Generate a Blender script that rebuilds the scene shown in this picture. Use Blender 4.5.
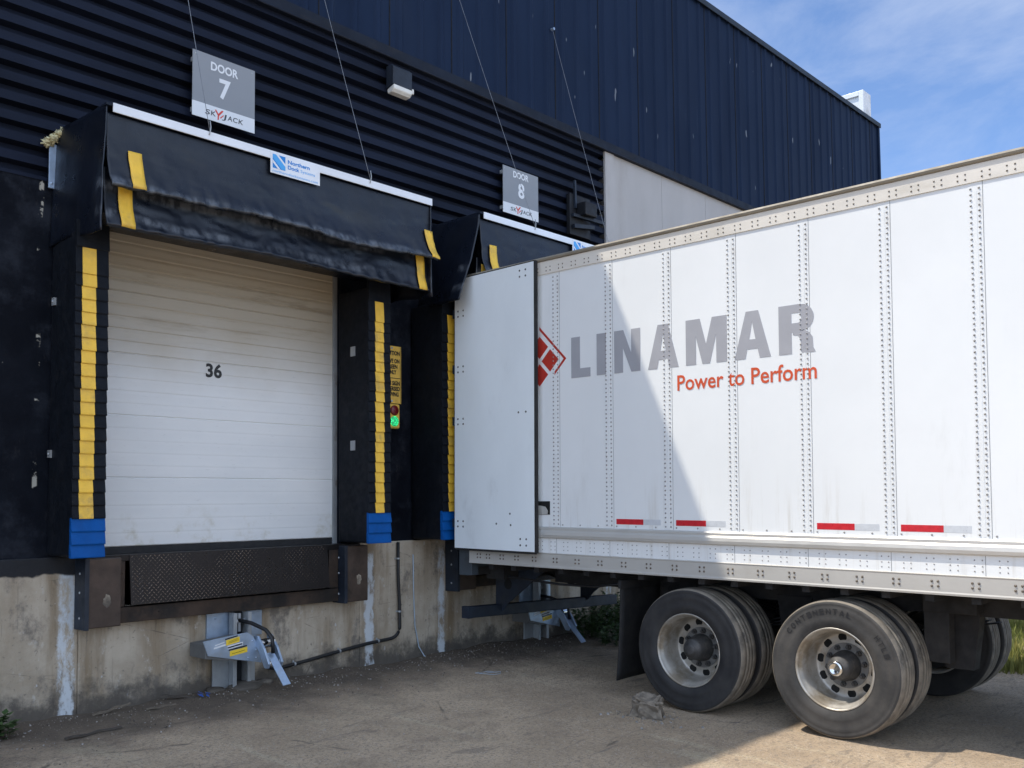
import bpy, math, random
from mathutils import Vector, Matrix, noise
R = math.radians
random.seed(7)
for o in list(bpy.data.objects): bpy.data.objects.remove(o)
S = bpy.context.scene
COL = S.collection

# ------------------------------------------------------------------ camera
cam = bpy.data.cameras.new('camera'); cam_o = bpy.data.objects.new('camera', cam); COL.objects.link(cam_o)
_r = Vector((0.686, -0.728, -0.009)); _u = Vector((-0.035, -0.046, 0.998)); _f = Vector((0.727, 0.684, 0.057))
_yaw, _pit, _rol = -0.8154, 0.0571, -0.0089
cy, sy, cp, sp = math.cos(_yaw), math.sin(_yaw), math.cos(_pit), math.sin(_pit)
_f = Vector((-sy*cp, cy*cp, sp)); _r0 = Vector((cy, sy, 0)); _u0 = _r0.cross(_f)
_r = math.cos(_rol)*_r0 + math.sin(_rol)*_u0; _u = -math.sin(_rol)*_r0 + math.cos(_rol)*_u0
m = Matrix((( _r.x, _u.x, -_f.x, -6.7745), (_r.y, _u.y, -_f.y, -7.7098), (_r.z, _u.z, -_f.z, 1.7684), (0, 0, 0, 1)))
cam_o.matrix_world = m
cam.sensor_fit = 'HORIZONTAL'; cam.sensor_width = 36; cam.lens = 944.65*36/1024
cam.shift_x = 1.427/1024; cam.shift_y = 62.2/1024
cam.clip_start = .05; cam.clip_end = 3000
S.camera = cam_o

# ------------------------------------------------------------------ light
SUN = Vector((-0.36, 0.43, 1.0)).normalized()
EL = math.asin(SUN.z); AZ = math.atan2(SUN.x, SUN.y)
w = bpy.data.worlds.new('World'); S.world = w; w.use_nodes = True
nt = w.node_tree; bg = nt.nodes['Background']
sky = nt.nodes.new('ShaderNodeTexSky'); sky.sky_type = 'NISHITA'; sky.sun_disc = False
sky.sun_elevation = EL; sky.sun_rotation = AZ; sky.altitude = 200; sky.air_density = 0.65; sky.dust_density = 0.0; sky.ozone_density = 3.5
tc = nt.nodes.new('ShaderNodeTexCoord')
mp = nt.nodes.new('ShaderNodeMapping'); mp.inputs['Scale'].default_value = (1.0, 1.3, 3.6); mp.inputs['Rotation'].default_value = (0.25, 0.35, 0.6)
nt.links.new(tc.outputs['Generated'], mp.inputs['Vector'])
nz = nt.nodes.new('ShaderNodeTexNoise'); nz.inputs['Scale'].default_value = 2.6; nz.inputs['Detail'].default_value = 9; nz.inputs['Roughness'].default_value = .62; nz.inputs['Distortion'].default_value = .5
nt.links.new(mp.outputs['Vector'], nz.inputs['Vector'])
rp = nt.nodes.new('ShaderNodeValToRGB'); rp.color_ramp.elements[0].position = .42; rp.color_ramp.elements[1].position = .80
rp.color_ramp.elements[1].color = (.62, .62, .62, 1)
nt.links.new(nz.outputs['Fac'], rp.inputs['Fac'])
mx = nt.nodes.new('ShaderNodeMix'); mx.data_type = 'RGBA'
mx.inputs['B'].default_value = (2.9, 3.25, 4.0, 1)                      # thin wisps over blue
nt.links.new(rp.outputs['Color'], mx.inputs['Factor']); nt.links.new(sky.outputs['Color'], mx.inputs['A'])
# added unseen bank of brighter cloud behind the camera, lifting light in the shade
dp = nt.nodes.new('ShaderNodeVectorMath'); dp.operation = 'DOT_PRODUCT'; dp.inputs[1].default_value = (-.72, -.66, .2)
nt.links.new(tc.outputs['Generated'], dp.inputs[0])
mr = nt.nodes.new('ShaderNodeMapRange'); mr.interpolation_type = 'SMOOTHSTEP'
mr.inputs['From Min'].default_value = -.25; mr.inputs['From Max'].default_value = .75; mr.inputs['To Max'].default_value = .52
nt.links.new(dp.outputs['Value'], mr.inputs['Value'])
r2 = nt.nodes.new('ShaderNodeMapRange'); r2.inputs['From Min'].default_value = .35; r2.inputs['From Max'].default_value = .65; r2.inputs['To Min'].default_value = .5; r2.inputs['To Max'].default_value = 1.6
nt.links.new(nz.outputs['Fac'], r2.inputs['Value'])
mu = nt.nodes.new('ShaderNodeMath'); mu.operation = 'MULTIPLY'; mu.use_clamp = True
nt.links.new(mr.outputs[0], mu.inputs[0]); nt.links.new(r2.outputs[0], mu.inputs[1])
m2 = nt.nodes.new('ShaderNodeMix'); m2.data_type = 'RGBA'; m2.inputs['B'].default_value = (6.2, 7.4, 9.4, 1)
nt.links.new(mu.outputs[0], m2.inputs['Factor']); nt.links.new(mx.outputs['Result'], m2.inputs['A'])
nt.links.new(m2.outputs['Result'], bg.inputs['Color'])
bg.inputs['Strength'].default_value = 0.15
sun = bpy.data.lights.new('sun', 'SUN'); sun.energy = 2.75; sun.angle = R(.55); sun.color = (1, .93, .82)
sun_o = bpy.data.objects.new('sun', sun); COL.objects.link(sun_o)
sun_o.rotation_euler = SUN.to_track_quat('Z', 'Y').to_euler(); sun_o.location = (0, 0, 30)
S.view_settings.view_transform = 'Standard'; S.view_settings.look = 'None'
S.view_settings.exposure = 0.8; S.view_settings.gamma = 1; S.view_settings.use_curve_mapping = False
S.render.engine = 'CYCLES'
S.cycles.max_bounces = 8; S.cycles.diffuse_bounces = 5

# ------------------------------------------------------------------ material helpers
class NT:
    def __init__(s, name):
        s.m = bpy.data.materials.new(name); s.m.use_nodes = True; s.t = s.m.node_tree
        s.b = s.t.nodes['Principled BSDF']; s.tc = s.t.nodes.new('ShaderNodeTexCoord'); s.P = s.tc.outputs['Object']
    def link(s, a, b): s.t.links.new(a, b)
    def _set(s, sock, v):
        if isinstance(v, bpy.types.NodeSocket): s.link(v, sock)
        elif isinstance(v, (tuple, list)) and len(v) == 3 and sock.type == 'RGBA': sock.default_value = (*v, 1)
        else: sock.default_value = v
    def math(s, op, a, b=0.0, c=None, clamp=False):
        n = s.t.nodes.new('ShaderNodeMath'); n.operation = op; n.use_clamp = clamp
        s._set(n.inputs[0], a); s._set(n.inputs[1], b)
        if c is not None: s._set(n.inputs[2], c)
        return n.outputs[0]
    def noise(s, scale=1., detail=4, rough=.55, stretch=(1, 1, 1), dist=0.):
        mp = s.t.nodes.new('ShaderNodeMapping'); mp.inputs['Scale'].default_value = stretch; s.link(s.P, mp.inputs['Vector'])
        n = s.t.nodes.new('ShaderNodeTexNoise'); n.inputs['Scale'].default_value = scale; n.inputs['Detail'].default_value = detail
        n.inputs['Roughness'].default_value = rough; n.inputs['Distortion'].default_value = dist
        s.link(mp.outputs[0], n.inputs['Vector']); return n.outputs['Fac']
    def voro(s, scale, feature='F1', stretch=(1, 1, 1), out='Distance'):
        mp = s.t.nodes.new('ShaderNodeMapping'); mp.inputs['Scale'].default_value = stretch; s.link(s.P, mp.inputs['Vector'])
        n = s.t.nodes.new('ShaderNodeTexVoronoi'); n.feature = feature; n.inputs['Scale'].default_value = scale
        s.link(mp.outputs[0], n.inputs['Vector']); return n.outputs[out]
    def ramp(s, v, lo, hi, a=0., b=1.):
        n = s.t.nodes.new('ShaderNodeMapRange'); n.interpolation_type = 'SMOOTHSTEP'
        s._set(n.inputs['Value'], v); n.inputs['From Min'].default_value = lo; n.inputs['From Max'].default_value = hi
        n.inputs['To Min'].default_value = a; n.inputs['To Max'].default_value = b
        return n.outputs[0]
    def mix(s, f, a, b):
        n = s.t.nodes.new('ShaderNodeMix'); n.data_type = 'RGBA'
        s._set(n.inputs['Factor'], f); s._set(n.inputs['A'], a); s._set(n.inputs['B'], b); return n.outputs['Result']
    def xyz(s):
        n = s.t.nodes.new('ShaderNodeSeparateXYZ'); s.link(s.P, n.inputs[0]); return n.outputs
    def color(s, c): s._set(s.b.inputs['Base Color'], c)
    def rough(s, v): s._set(s.b.inputs['Roughness'], v)
    def metal(s, v): s._set(s.b.inputs['Metallic'], v)
    def spec(s, v): s.b.inputs['Specular IOR Level'].default_value = v
    def bump(s, h, strength=.3, dist=.01):
        n = s.t.nodes.new('ShaderNodeBump'); n.inputs['Strength'].default_value = strength; n.inputs['Distance'].default_value = dist
        s.link(h, n.inputs['Height']); s.link(n.outputs[0], s.b.inputs['Normal'])

def simple(name, col, rough=.5, metal=0., var=.15, scale=6., bump=0., bscale=60., dirt=None, dscale=2.5, dlo=.5, dhi=.75, stretch=(1, 1, 1), spec=.5):
    k = NT(name)
    a = tuple(c*(1-var) for c in col); b = tuple(min(1, c*(1+var)) for c in col)
    c = k.mix(k.ramp(k.noise(scale, 5, .6, stretch), .3, .7), a, b)
    if dirt: c = k.mix(k.ramp(k.noise(dscale, 6, .65, stretch), dlo, dhi), c, dirt)
    k.color(c); k.metal(metal); k.spec(spec)
    k.rough(k.ramp(k.noise(scale*2.3, 4), .3, .7, max(0, rough-.08), min(1, rough+.1)))
    if bump: k.bump(k.noise(bscale, 4), bump, .01)
    return k.m

M = {}
# building
k = NT('navy_steel_cladding')
c = k.mix(k.ramp(k.noise(1.2, 5, .6, (1, 1, .25)), .3, .7), (.0060, .0140, .036), (.0098, .0205, .049))
c = k.mix(k.ramp(k.noise(9, 3, .5, (1, 1, .12)), .60, .8), c, (.0135, .0245, .051))
c = k.mix(k.ramp(k.noise(.5, 4, .6), .5, .75, 0, .5), c, (.016, .026, .050))
c = k.mix(k.ramp(k.noise(5.5, 2, .4, (1.9, 1, .5)), .722, .745), c, (.15, .17, .20))
k.color(c); k.rough(.6); k.spec(.1); M['cladding'] = k.m
M['siding'] = simple('navy_steel_siding', (.0095, .0135, .027), .5, 0, .3, 1.5, stretch=(.3, 1, 1), dirt=(.012, .014, .022), dlo=.55, dhi=.8, spec=.1)
M['flashing'] = simple('dusty_dark_flashing', (.008, .012, .022), .6, 0, .25, 3, dirt=(.022, .022, .024), dscale=7, stretch=(.4, 1, 1), dlo=.5, dhi=.8, spec=.2)
M['coping'] = simple('grey_roof_coping', (.022, .030, .042), .5, .1, .2, 2, spec=.25)
M['grey_wall'] = simple('pale_grey_wall', (.40, .385, .375), .7, 0, .05, 1.3, dirt=(.33, .31, .29), dscale=.9, stretch=(1, 1, .3))
k = NT('black_painted_wall')
X, Y, Z = k.xyz()
c = k.mix(k.ramp(k.noise(1.7, 6, .65), .35, .7), (.0025, .0036, .007), (.0075, .0098, .0155))
c = k.mix(k.ramp(k.noise(2.1, 6, .7), .48, .68), c, (.019, .0225, .031))
c = k.mix(k.ramp(k.noise(4.5, 5, .7, (1, 1, .45)), .60, .74, 0, .8), c, (.034, .033, .036))
c = k.mix(k.ramp(k.noise(16, 3, .7), .755, .78), c, (.16, .15, .14))
d = k.math('ABSOLUTE', k.math('ADD', X, k.math('ADD', 3.955, k.math('MULTIPLY', k.math('SUBTRACT', k.noise(1.3), .5), .06))))
c = k.mix(k.math('MULTIPLY', k.ramp(d, .012, .022, 1, 0), k.ramp(k.noise(7, 4, .7), .58, .64)), c, (.42, .40, .34))       # old paint drips by the door
k.color(c); k.rough(.65); k.spec(.1); k.bump(k.noise(22, 6, .6), .25, .01); M['black_wall'] = k.m
k = NT('stained_concrete')
X, Y, Z = k.xyz()
c = k.mix(k.ramp(k.noise(1.6, 6, .65), .3, .7), (.34, .28, .205), (.52, .45, .355))
c = k.mix(k.ramp(k.noise(2.4, 5, .6, (1.6, 1, .22)), .44, .70, 0, .95), c, (.22, .16, .095))
c = k.mix(k.ramp(k.noise(3.1, 6, .72, (1, 1, .7)), .52, .66, 0, .85), c, (.15, .130, .108))
c = k.mix(k.ramp(k.noise(8, 6, .72, (1, 1, .6)), .57, .70, 0, .8), c, (.52, .48, .42))
c = k.mix(k.ramp(k.noise(26, 5, .65), .58, .72, 0, .8), c, (.12, .105, .09))
c = k.mix(k.ramp(k.noise(14, 4, .6, (2.6, 1, .12)), .60, .74, 0, .6), c, (.12, .105, .09))
c = k.mix(k.ramp(k.noise(11, 3, .5, (1, 1, .6)), .70, .73), c, (.48, .46, .43))
cr = k.voro(1.1, 'DISTANCE_TO_EDGE', (.6, 1, 2.2))
cr = k.math('ADD', cr, k.math('MULTIPLY', k.noise(9, 4, .7), .02))
c = k.mix(k.math('MULTIPLY', k.ramp(cr, .009, .016, .7, 0), k.ramp(k.noise(1.9), .52, .62)), c, (.09, .078, .066))
g = k.math('ADD', Z, k.math('MULTIPLY', k.noise(4.5, 6, .7), -.65))
c = k.mix(k.ramp(g, -.18, .04, .9, 0), c, (.07, .06, .05))          # splash dirt along the ground
for x0, hw in ((-3.715, .065), (-.712, .062), (.283, .05), (3.28, .06), (4.28, .06)):
    d = k.math('ABSOLUTE', k.math('SUBTRACT', X, x0))
    d = k.math('ADD', d, k.math('MULTIPLY', k.math('SUBTRACT', k.noise(7, 6, .75), .5), .13))
    f = k.math('MULTIPLY', k.ramp(d, hw-.02, hw+.008, 1, 0), k.ramp(k.noise(7.5, 6, .75, (1, 1, .45)), .40, .55))
    f = k.math('MULTIPLY', f, k.ramp(Z, 1.2, 1.28, .9, 0))
    c = k.mix(f, c, (.58, .62, .65))
zz = k.math('ADD', Z, k.math('MULTIPLY', k.math('SUBTRACT', k.noise(4, 4, .6), .5), .09))
f = k.math('MULTIPLY', k.ramp(zz, 1.205, 1.225), k.ramp(X, -3.64, -3.6, 1, 0))
c = k.mix(f, c, (.014, .015, .018))
k.color(c); k.rough(.85); k.bump(k.math('ADD', k.noise(35, 6, .7), k.math('MULTIPLY', k.noise(5, 5), 1.5)), .45, .012); M['concrete'] = k.m
k = NT('dirty_shaded_white_door')
X, Y, Z = k.xyz()
c = k.mix(k.ramp(k.noise(1.4, 5, .6, (.5, 1, 1.2)), .3, .7), (.69, .70, .695), (.76, .76, .745))
f = k.math('MULTIPLY', k.ramp(k.noise(2.2, 5, .65, (.35, 1, 2)), .42, .7), k.ramp(Z, 2.8, 3.9))
f = k.math('MAXIMUM', f, k.ramp(k.math('ADD', Z, k.math('MULTIPLY', k.noise(1.5, 4), .5)), 2.85, 3.75, 0, .95))  # upper grime, with the canopy's shade painted in as a beige gradient
c = k.mix(f, c, (.44, .385, .295))
c = k.mix(k.math('MULTIPLY', k.ramp(k.noise(4, 6, .7, (.3, 1, 2.4)), .5, .7), k.ramp(Z, 2.9, 3.7, 0, .8)), c, (.30, .25, .18))
f = k.math('MULTIPLY', k.ramp(k.noise(2.5, 5, .7), .5, .7), k.ramp(Z, 1.45, 1.85, .75, 0))
c = k.mix(f, c, (.46, .42, .30))
c = k.mix(k.ramp(k.noise(40, 4, .6, (.3, 1, 2)), .62, .75, 0, .35), c, (.4, .4, .4))
k.color(c); k.rough(.5); M['door_white'] = k.m
# shelter
k = NT('black_vinyl')
c = k.mix(k.ramp(k.noise(2.2, 6, .6), .35, .7), (.0036, .0054, .0105), (.0075, .0105, .0185))
c = k.mix(k.ramp(k.noise(7, 5, .7, (1.5, 1, .6)), .62, .8, 0, .6), c, (.022, .026, .032))
X, Y, Z = k.xyz()
for z0, hw in ((2.80, .060), (2.58, .055)):                    # sky highlight on the curtain folds, painted in as broken pale bands
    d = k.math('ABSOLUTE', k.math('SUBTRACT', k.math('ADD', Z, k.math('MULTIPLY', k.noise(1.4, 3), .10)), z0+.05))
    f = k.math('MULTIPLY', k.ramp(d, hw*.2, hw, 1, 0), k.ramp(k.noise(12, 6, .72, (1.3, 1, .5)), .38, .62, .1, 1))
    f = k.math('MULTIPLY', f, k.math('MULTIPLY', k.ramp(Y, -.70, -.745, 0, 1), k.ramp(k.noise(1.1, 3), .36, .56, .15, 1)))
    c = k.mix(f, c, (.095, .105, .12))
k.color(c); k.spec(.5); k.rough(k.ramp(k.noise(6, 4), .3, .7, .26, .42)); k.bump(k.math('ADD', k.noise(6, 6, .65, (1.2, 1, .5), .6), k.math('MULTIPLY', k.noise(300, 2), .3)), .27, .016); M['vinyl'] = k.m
M['facing'] = simple('black_facing_vinyl', (.006, .0078, .0115), .6, 0, .2, 7, .2, 20, dirt=(.013, .014, .017), dscale=6, spec=.15)
M['yellow'] = simple('yellow_vinyl', (.82, .49, .045), .5, 0, .09, 8, .12, 14, dirt=(.42, .27, .07), dscale=5, dlo=.48, dhi=.80)
M['blue'] = simple('blue_vinyl', (.002, .074, .285), .55, 0, .12, 6, .12, 14, dirt=(.004, .055, .20), dscale=5, dlo=.55, dhi=.85, spec=.15)
M['white_metal'] = simple('white_trim_paint', (.72, .74, .77), .45, 0, .04, 3, dirt=(.5, .5, .5), dscale=6, dlo=.6, dhi=.9)
M['foam'] = simple('yellowed_insulation_foam', (.62, .56, .33), .9, 0, .2, 20, .6, 40)
M['zinc'] = simple('galvanised_steel', (.36, .45, .57), .38, .6, .12, 7, dirt=(.34, .36, .38), dscale=5, dlo=.55, dhi=.8)
M['grey_box'] = simple('dull_grey_enclosure', (.13, .13, .125), .6, 0, .15, 6, dirt=(.08, .078, .07))  # darker grey than the galvanised parts around it
M['zinc_dull'] = simple('weathered_galvanised_steel', (.40, .42, .43), .55, .5, .2, 5, dirt=(.2, .17, .13), dscale=5, stretch=(1, 1, .5))
M['rust'] = simple('rusted_brown_steel', (.050, .032, .022), .62, .3, .35, 5, .3, 40, dirt=(.014, .012, .011), dscale=3.5, dlo=.42, dhi=.68)
M['rust_light'] = simple('worn_brown_steel', (.075, .052, .040), .58, .3, .3, 6, .25, 40, dirt=(.02, .015, .012), dscale=3, dlo=.45, dhi=.7)
k = NT('diamond_tread_plate')
c = k.mix(k.ramp(k.noise(2.5, 5, .6), .3, .7), (.010, .0085, .009), (.022, .018, .017))
k.color(c); k.rough(.42); k.metal(.5); M['plate'] = k.m
M['tread'] = simple('worn_sheen_tread_lugs', (.34, .26, .20), .32, .8, .3, 1.6, dirt=(.03, .025, .023), dscale=1.25, dlo=.36, dhi=.54)  # worn lugs; bright patches left by the dark mask paint in a reflection
M['black_steel'] = simple('black_painted_steel', (.0045, .0055, .009), .6, .1, .25, 5, dirt=(.010, .010, .012), dlo=.5, dhi=.8)
M['rubber'] = simple('black_rubber', (.014, .014, .015), .7, 0, .2, 8)
M['cable'] = simple('black_cable_sheath', (.012, .012, .013), .5, 0, .2, 8)
M['wire'] = simple('thin_steel_wire', (.22, .23, .25), .5, .4, .1, 8)
# signs
M['sign_grey'] = simple('sign_grey', (.235, .25, .27), .5, 0, .03, 2)
M['sign_white'] = simple('sign_white', (.70, .72, .74), .5, 0, .03, 2)
M['ink_dark'] = simple('dark_ink', (.05, .055, .06), .5, 0, .05, 3)
M['ink_grey'] = simple('grey_ink', (.30, .30, .31), .5, 0, .03, 3)
M['ink_red'] = simple('red_ink', (.62, .05, .03), .5, 0, .05, 3)
M['ink_blue'] = simple('blue_ink', (.006, .20, .58), .5, 0, .05, 3)
M['ink_paleblue'] = simple('pale_blue_ink', (.07, .36, .74), .5, 0, .05, 3)
M['ink_black'] = simple('black_ink', (.012, .012, .012), .5, 0, .05, 3)
M['sign_yellow'] = simple('caution_yellow', (.80, .50, .09), .5, 0, .12, 8, dirt=(.5, .31, .07), dscale=6, dlo=.5, dhi=.85)
M['label_yellow'] = simple('label_yellow', (.80, .55, .04), .5, 0, .05, 5)
M['lens_white'] = simple('frosted_lamp_lens', (.66, .65, .60), .35, 0, .06, 8)
M['lens_red'] = simple('dark_red_lens', (.16, .012, .015), .2, 0, .1, 8)
k = NT('lit_green_lens'); k.color((.05, .6, .22)); k.b.inputs['Emission Color'].default_value = (.03, .9, .28, 1)
k.link(k.ramp(k.voro(70, 'F1'), .2, .55, 1.0, .10), k.b.inputs['Emission Strength']); k.rough(.3); M['lens_green'] = k.m
# trailer
k = NT('white_trailer_sheet')
c = k.mix(k.ramp(k.noise(.7, 5, .6), .3, .7), (.775, .785, .775), (.825, .835, .825))
c = k.mix(k.ramp(k.noise(3, 6, .65, (1, 1, .25)), .58, .82, 0, .5), c, (.62, .615, .59))
X, Y, Z = k.xyz()
c = k.mix(k.math('MULTIPLY', k.ramp(k.noise(5, 6, .7, (1, 2.2, .16)), .5, .72), k.ramp(Z, 1.5, 2.1, .55, 0)), c, (.56, .53, .47))   # road film
k.color(c); k.rough(.36); k.bump(k.noise(1.1, 3, .5, (1, 1.6, .7)), .25, .02); M['sheet'] = k.m
M['post_sheet'] = simple('white_post_sheet', (.77, .78, .77), .38, 0, .03, 3, dirt=(.6, .58, .54), dscale=9, dlo=.55, dhi=.85, stretch=(1, 1, .3))
M['leaf_sheet'] = simple('rear_door_sheet', (.80, .845, .86), .42, 0, .03, 2, dirt=(.60, .63, .64), dscale=3, dlo=.58, dhi=.9, stretch=(1, 1, .5))
M['rivet'] = simple('dull_rivet', (.30, .29, .28), .5, .4, .15, 20)
M['bolt_dark'] = simple('rusty_bolt', (.15, .125, .10), .6, .4, .2, 20)
M['alu'] = simple('brushed_aluminium_rail', (.50, .48, .44), .55, .2, .07, 2.5, dirt=(.40, .37, .32), dscale=4, dlo=.5, dhi=.85, stretch=(1, .25, 1))
M['alu_bright'] = simple('polished_aluminium_rail', (.56, .54, .50), .42, .3, .05, 3, dirt=(.5, .48, .44), dscale=5, dlo=.55, dhi=.85, stretch=(1, .25, 1))
M['cream_rail'] = simple('cream_painted_top_rail', (.72, .675, .60), .45, 0, .05, 3, dirt=(.5, .46, .38), dscale=4, dlo=.5, dhi=.85, stretch=(1, .3, 1))
M['rail_cap'] = simple('weathered_rail_cap', (.27, .235, .18), .6, 0, .15, 4, dirt=(.18, .155, .12), dscale=5, stretch=(1, .3, 1))
M['groove'] = simple('seam_sealant', (.22, .22, .22), .6, 0, .1, 8)
M['letter_grey'] = simple('grey_vinyl_lettering', (.37, .37, .39), .4, 0, .04, 3)
M['letter_orange'] = simple('orange_red_vinyl_lettering', (.62, .095, .035), .4, 0, .05, 3)
M['emblem_red'] = simple('red_vinyl_emblem', (.46, .035, .022), .4, 0, .06, 5)
M['tape_red'] = simple('red_reflective_tape', (.56, .02, .03), .35, 0, .1, 25)
M['tape_white'] = simple('white_reflective_tape', (.62, .64, .66), .35, .1, .05, 25)
M['under_navy'] = simple('navy_chassis_paint', (.012, .019, .032), .55, .1, .3, 5, dirt=(.022, .024, .028), dscale=4, dlo=.5, dhi=.8)
M['rear_frame'] = simple('slate_rear_frame_paint', (.06, .075, .09), .5, .1, .15, 5, dirt=(.04, .045, .05))
M['chassis'] = simple('grimy_black_chassis', (.015, .0148, .0155), .8, .1, .3, 5, dirt=(.034, .031, .028), dscale=3, dlo=.45, dhi=.75)
k = NT('dusty_tyre_rubber')
c = k.mix(k.ramp(k.noise(5, 6, .65), .3, .7), (.016, .0155, .0165), (.036, .034, .033))
k.color(c); k.rough(.72); k.bump(k.noise(60, 4), .15, .005); M['tyre_dark'] = k.m
k = NT('dried_mud_tyre_rubber')
c = k.mix(k.ramp(k.noise(4, 6, .65), .3, .7), (.030, .029, .028), (.066, .061, .055))
k.color(c); k.rough(.8); k.bump(k.noise(60, 4), .15, .005); M['tyre_dusty'] = k.m
M['tyre_letter'] = simple('raised_tyre_lettering', (.013, .013, .014), .7, 0, .2, 9)
M['tread_dusty'] = simple('dusty_tread_rubber', (.20, .172, .135), .85, 0, .3, 7, .3, 40, dirt=(.06, .055, .05), dscale=6)
M['rim'] = simple('dull_aluminium_wheel', (.47, .44, .39), .45, .5, .15, 6, dirt=(.27, .225, .165), dscale=5, dlo=.40, dhi=.66)
M['rim_dark'] = simple('grimy_wheel_flange', (.20, .195, .185), .5, .5, .25, 9, dirt=(.08, .075, .07), dscale=7)
M['hub'] = simple('greasy_hub', (.062, .060, .058), .6, .2, .3, 12, dirt=(.13, .115, .10), dscale=9)
M['chrome'] = simple('chrome_cap', (.75, .75, .74), .15, 1, .05, 6)
M['hole'] = simple('hole_shade_and_joint_black', (.006, .006, .006), .9, 0, .1, 6)  # flat black stands in for the dark inside holes; also panel joints
# ground
k = NT('packed_dirt_and_gravel')
X, Y, Z = k.xyz()
c = k.mix(k.ramp(k.noise(.55, 6, .6), .32, .68), (0.418, 0.314, 0.211), (0.627, 0.480, 0.329))
c = k.mix(k.ramp(k.noise(2.6, 7, .7), .5, .72, 0, .75), c, (0.330, 0.249, 0.175))
c = k.mix(k.ramp(k.noise(1.1, 6, .65, (2.6, .5, 1), .8), .55, .75, 0, .6), c, (0.627, 0.537, 0.371))
c = k.mix(k.ramp(k.noise(26, 5, .7), .55, .72, 0, .7), c, (0.250, 0.188, 0.133))
c = k.mix(k.ramp(k.noise(55, 4, .7), .62, .70, 0, .6), c, (0.495, 0.441, 0.380))
c = k.mix(k.ramp(k.noise(42, 7, .82), .50, .60, 0, .75), c, (0.195, 0.164, 0.133))
c = k.mix(k.ramp(k.noise(33, 7, .82, (1.3, .8, 1)), .56, .63, 0, .7), c, (0.622, 0.537, 0.445))
ck = k.math('ADD', k.voro(.55, 'DISTANCE_TO_EDGE', (1, .8, 1)), k.math('MULTIPLY', k.noise(5, 5, .7), .05))
c = k.mix(k.math('MULTIPLY', k.ramp(ck, .022, .034, .8, 0), k.ramp(k.noise(.9, 3), .5, .6)), c, (0.111, 0.093, 0.074))
c = k.mix(k.ramp(k.noise(150, 3, .7), .56, .70, 0, .75), c, (0.207, 0.173, 0.142))
c = k.mix(k.ramp(k.noise(120, 3, .75), .60, .72, 0, .7), c, (0.627, 0.620, 0.530))
c = k.mix(k.ramp(k.noise(3.4, 6, .7, (.45, 2.4, 1), 1.2), .57, .66, 0, .55), c, (0.207, 0.173, 0.142))     # scuffs and tyre smears
c = k.mix(k.math('MULTIPLY', k.ramp(k.voro(38), .10, .2, 1, 0), k.ramp(k.noise(3.3, 3), .46, .6)), c, (0.589, 0.526, 0.456))
c = k.mix(k.math('MULTIPLY', k.ramp(k.voro(21), .08, .16, 1, 0), k.ramp(k.noise(2.1, 3), .48, .6)), c, (0.162, 0.134, 0.110))
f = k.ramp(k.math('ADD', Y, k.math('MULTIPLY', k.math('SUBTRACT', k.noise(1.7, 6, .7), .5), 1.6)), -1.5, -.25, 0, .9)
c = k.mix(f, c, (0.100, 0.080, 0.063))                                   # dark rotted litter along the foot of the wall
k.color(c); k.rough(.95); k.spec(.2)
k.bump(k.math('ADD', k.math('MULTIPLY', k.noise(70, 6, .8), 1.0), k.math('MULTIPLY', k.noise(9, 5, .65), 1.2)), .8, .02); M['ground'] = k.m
M['stone'] = simple('crushed_concrete', (.21, .175, .135), .95, 0, .35, 14, .9, 40, dirt=(.06, .052, .045), dscale=10)
M['pebble'] = simple('pale_pebble', (.26, .24, .215), .9, 0, .35, 30)
M['wood'] = simple('weathered_wood', (.15, .122, .092), .9, 0, .3, 25, .3, 60, stretch=(.2, 3, 3))
M['wood_dark'] = simple('rotting_wood', (.065, .053, .042), .9, 0, .3, 25, .3, 60, stretch=(.2, 3, 3))
k = NT('grass_blade'); c = k.mix(k.ramp(k.noise(1.1, 3), .35, .65), (.17, .19, .045), (.28, .27, .085)); k.color(c); k.rough(.7); k.spec(.2); M['grass'] = k.m
k = NT('weed_leaf'); c = k.mix(k.ramp(k.noise(14, 3), .3, .7), (.026, .056, .014), (.06, .10, .028)); k.color(c); k.rough(.6); k.spec(.3); M['weed'] = k.m
k = NT('shrub_leaf'); c = k.mix(k.ramp(k.noise(2, 3), .3, .7), (.022, .05, .015), (.05, .085, .025)); k.color(c); k.rough(.6); k.spec(.3); M['shrub'] = k.m
M['bark'] = simple('brown_bark', (.09, .07, .05), .9, 0, .3, 12, .5, 30)
M['plastic_blue'] = simple('blue_plastic_scrap', (.04, .12, .45), .4, 0, .1, 10)
M['string'] = simple('pale_blue_cord', (.36, .43, .50), .7, 0, .1, 10)
M['unit_white'] = simple('white_sheet_metal', (.70, .72, .73), .45, .1, .05, 3, dirt=(.52, .52, .5), dscale=3)

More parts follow.
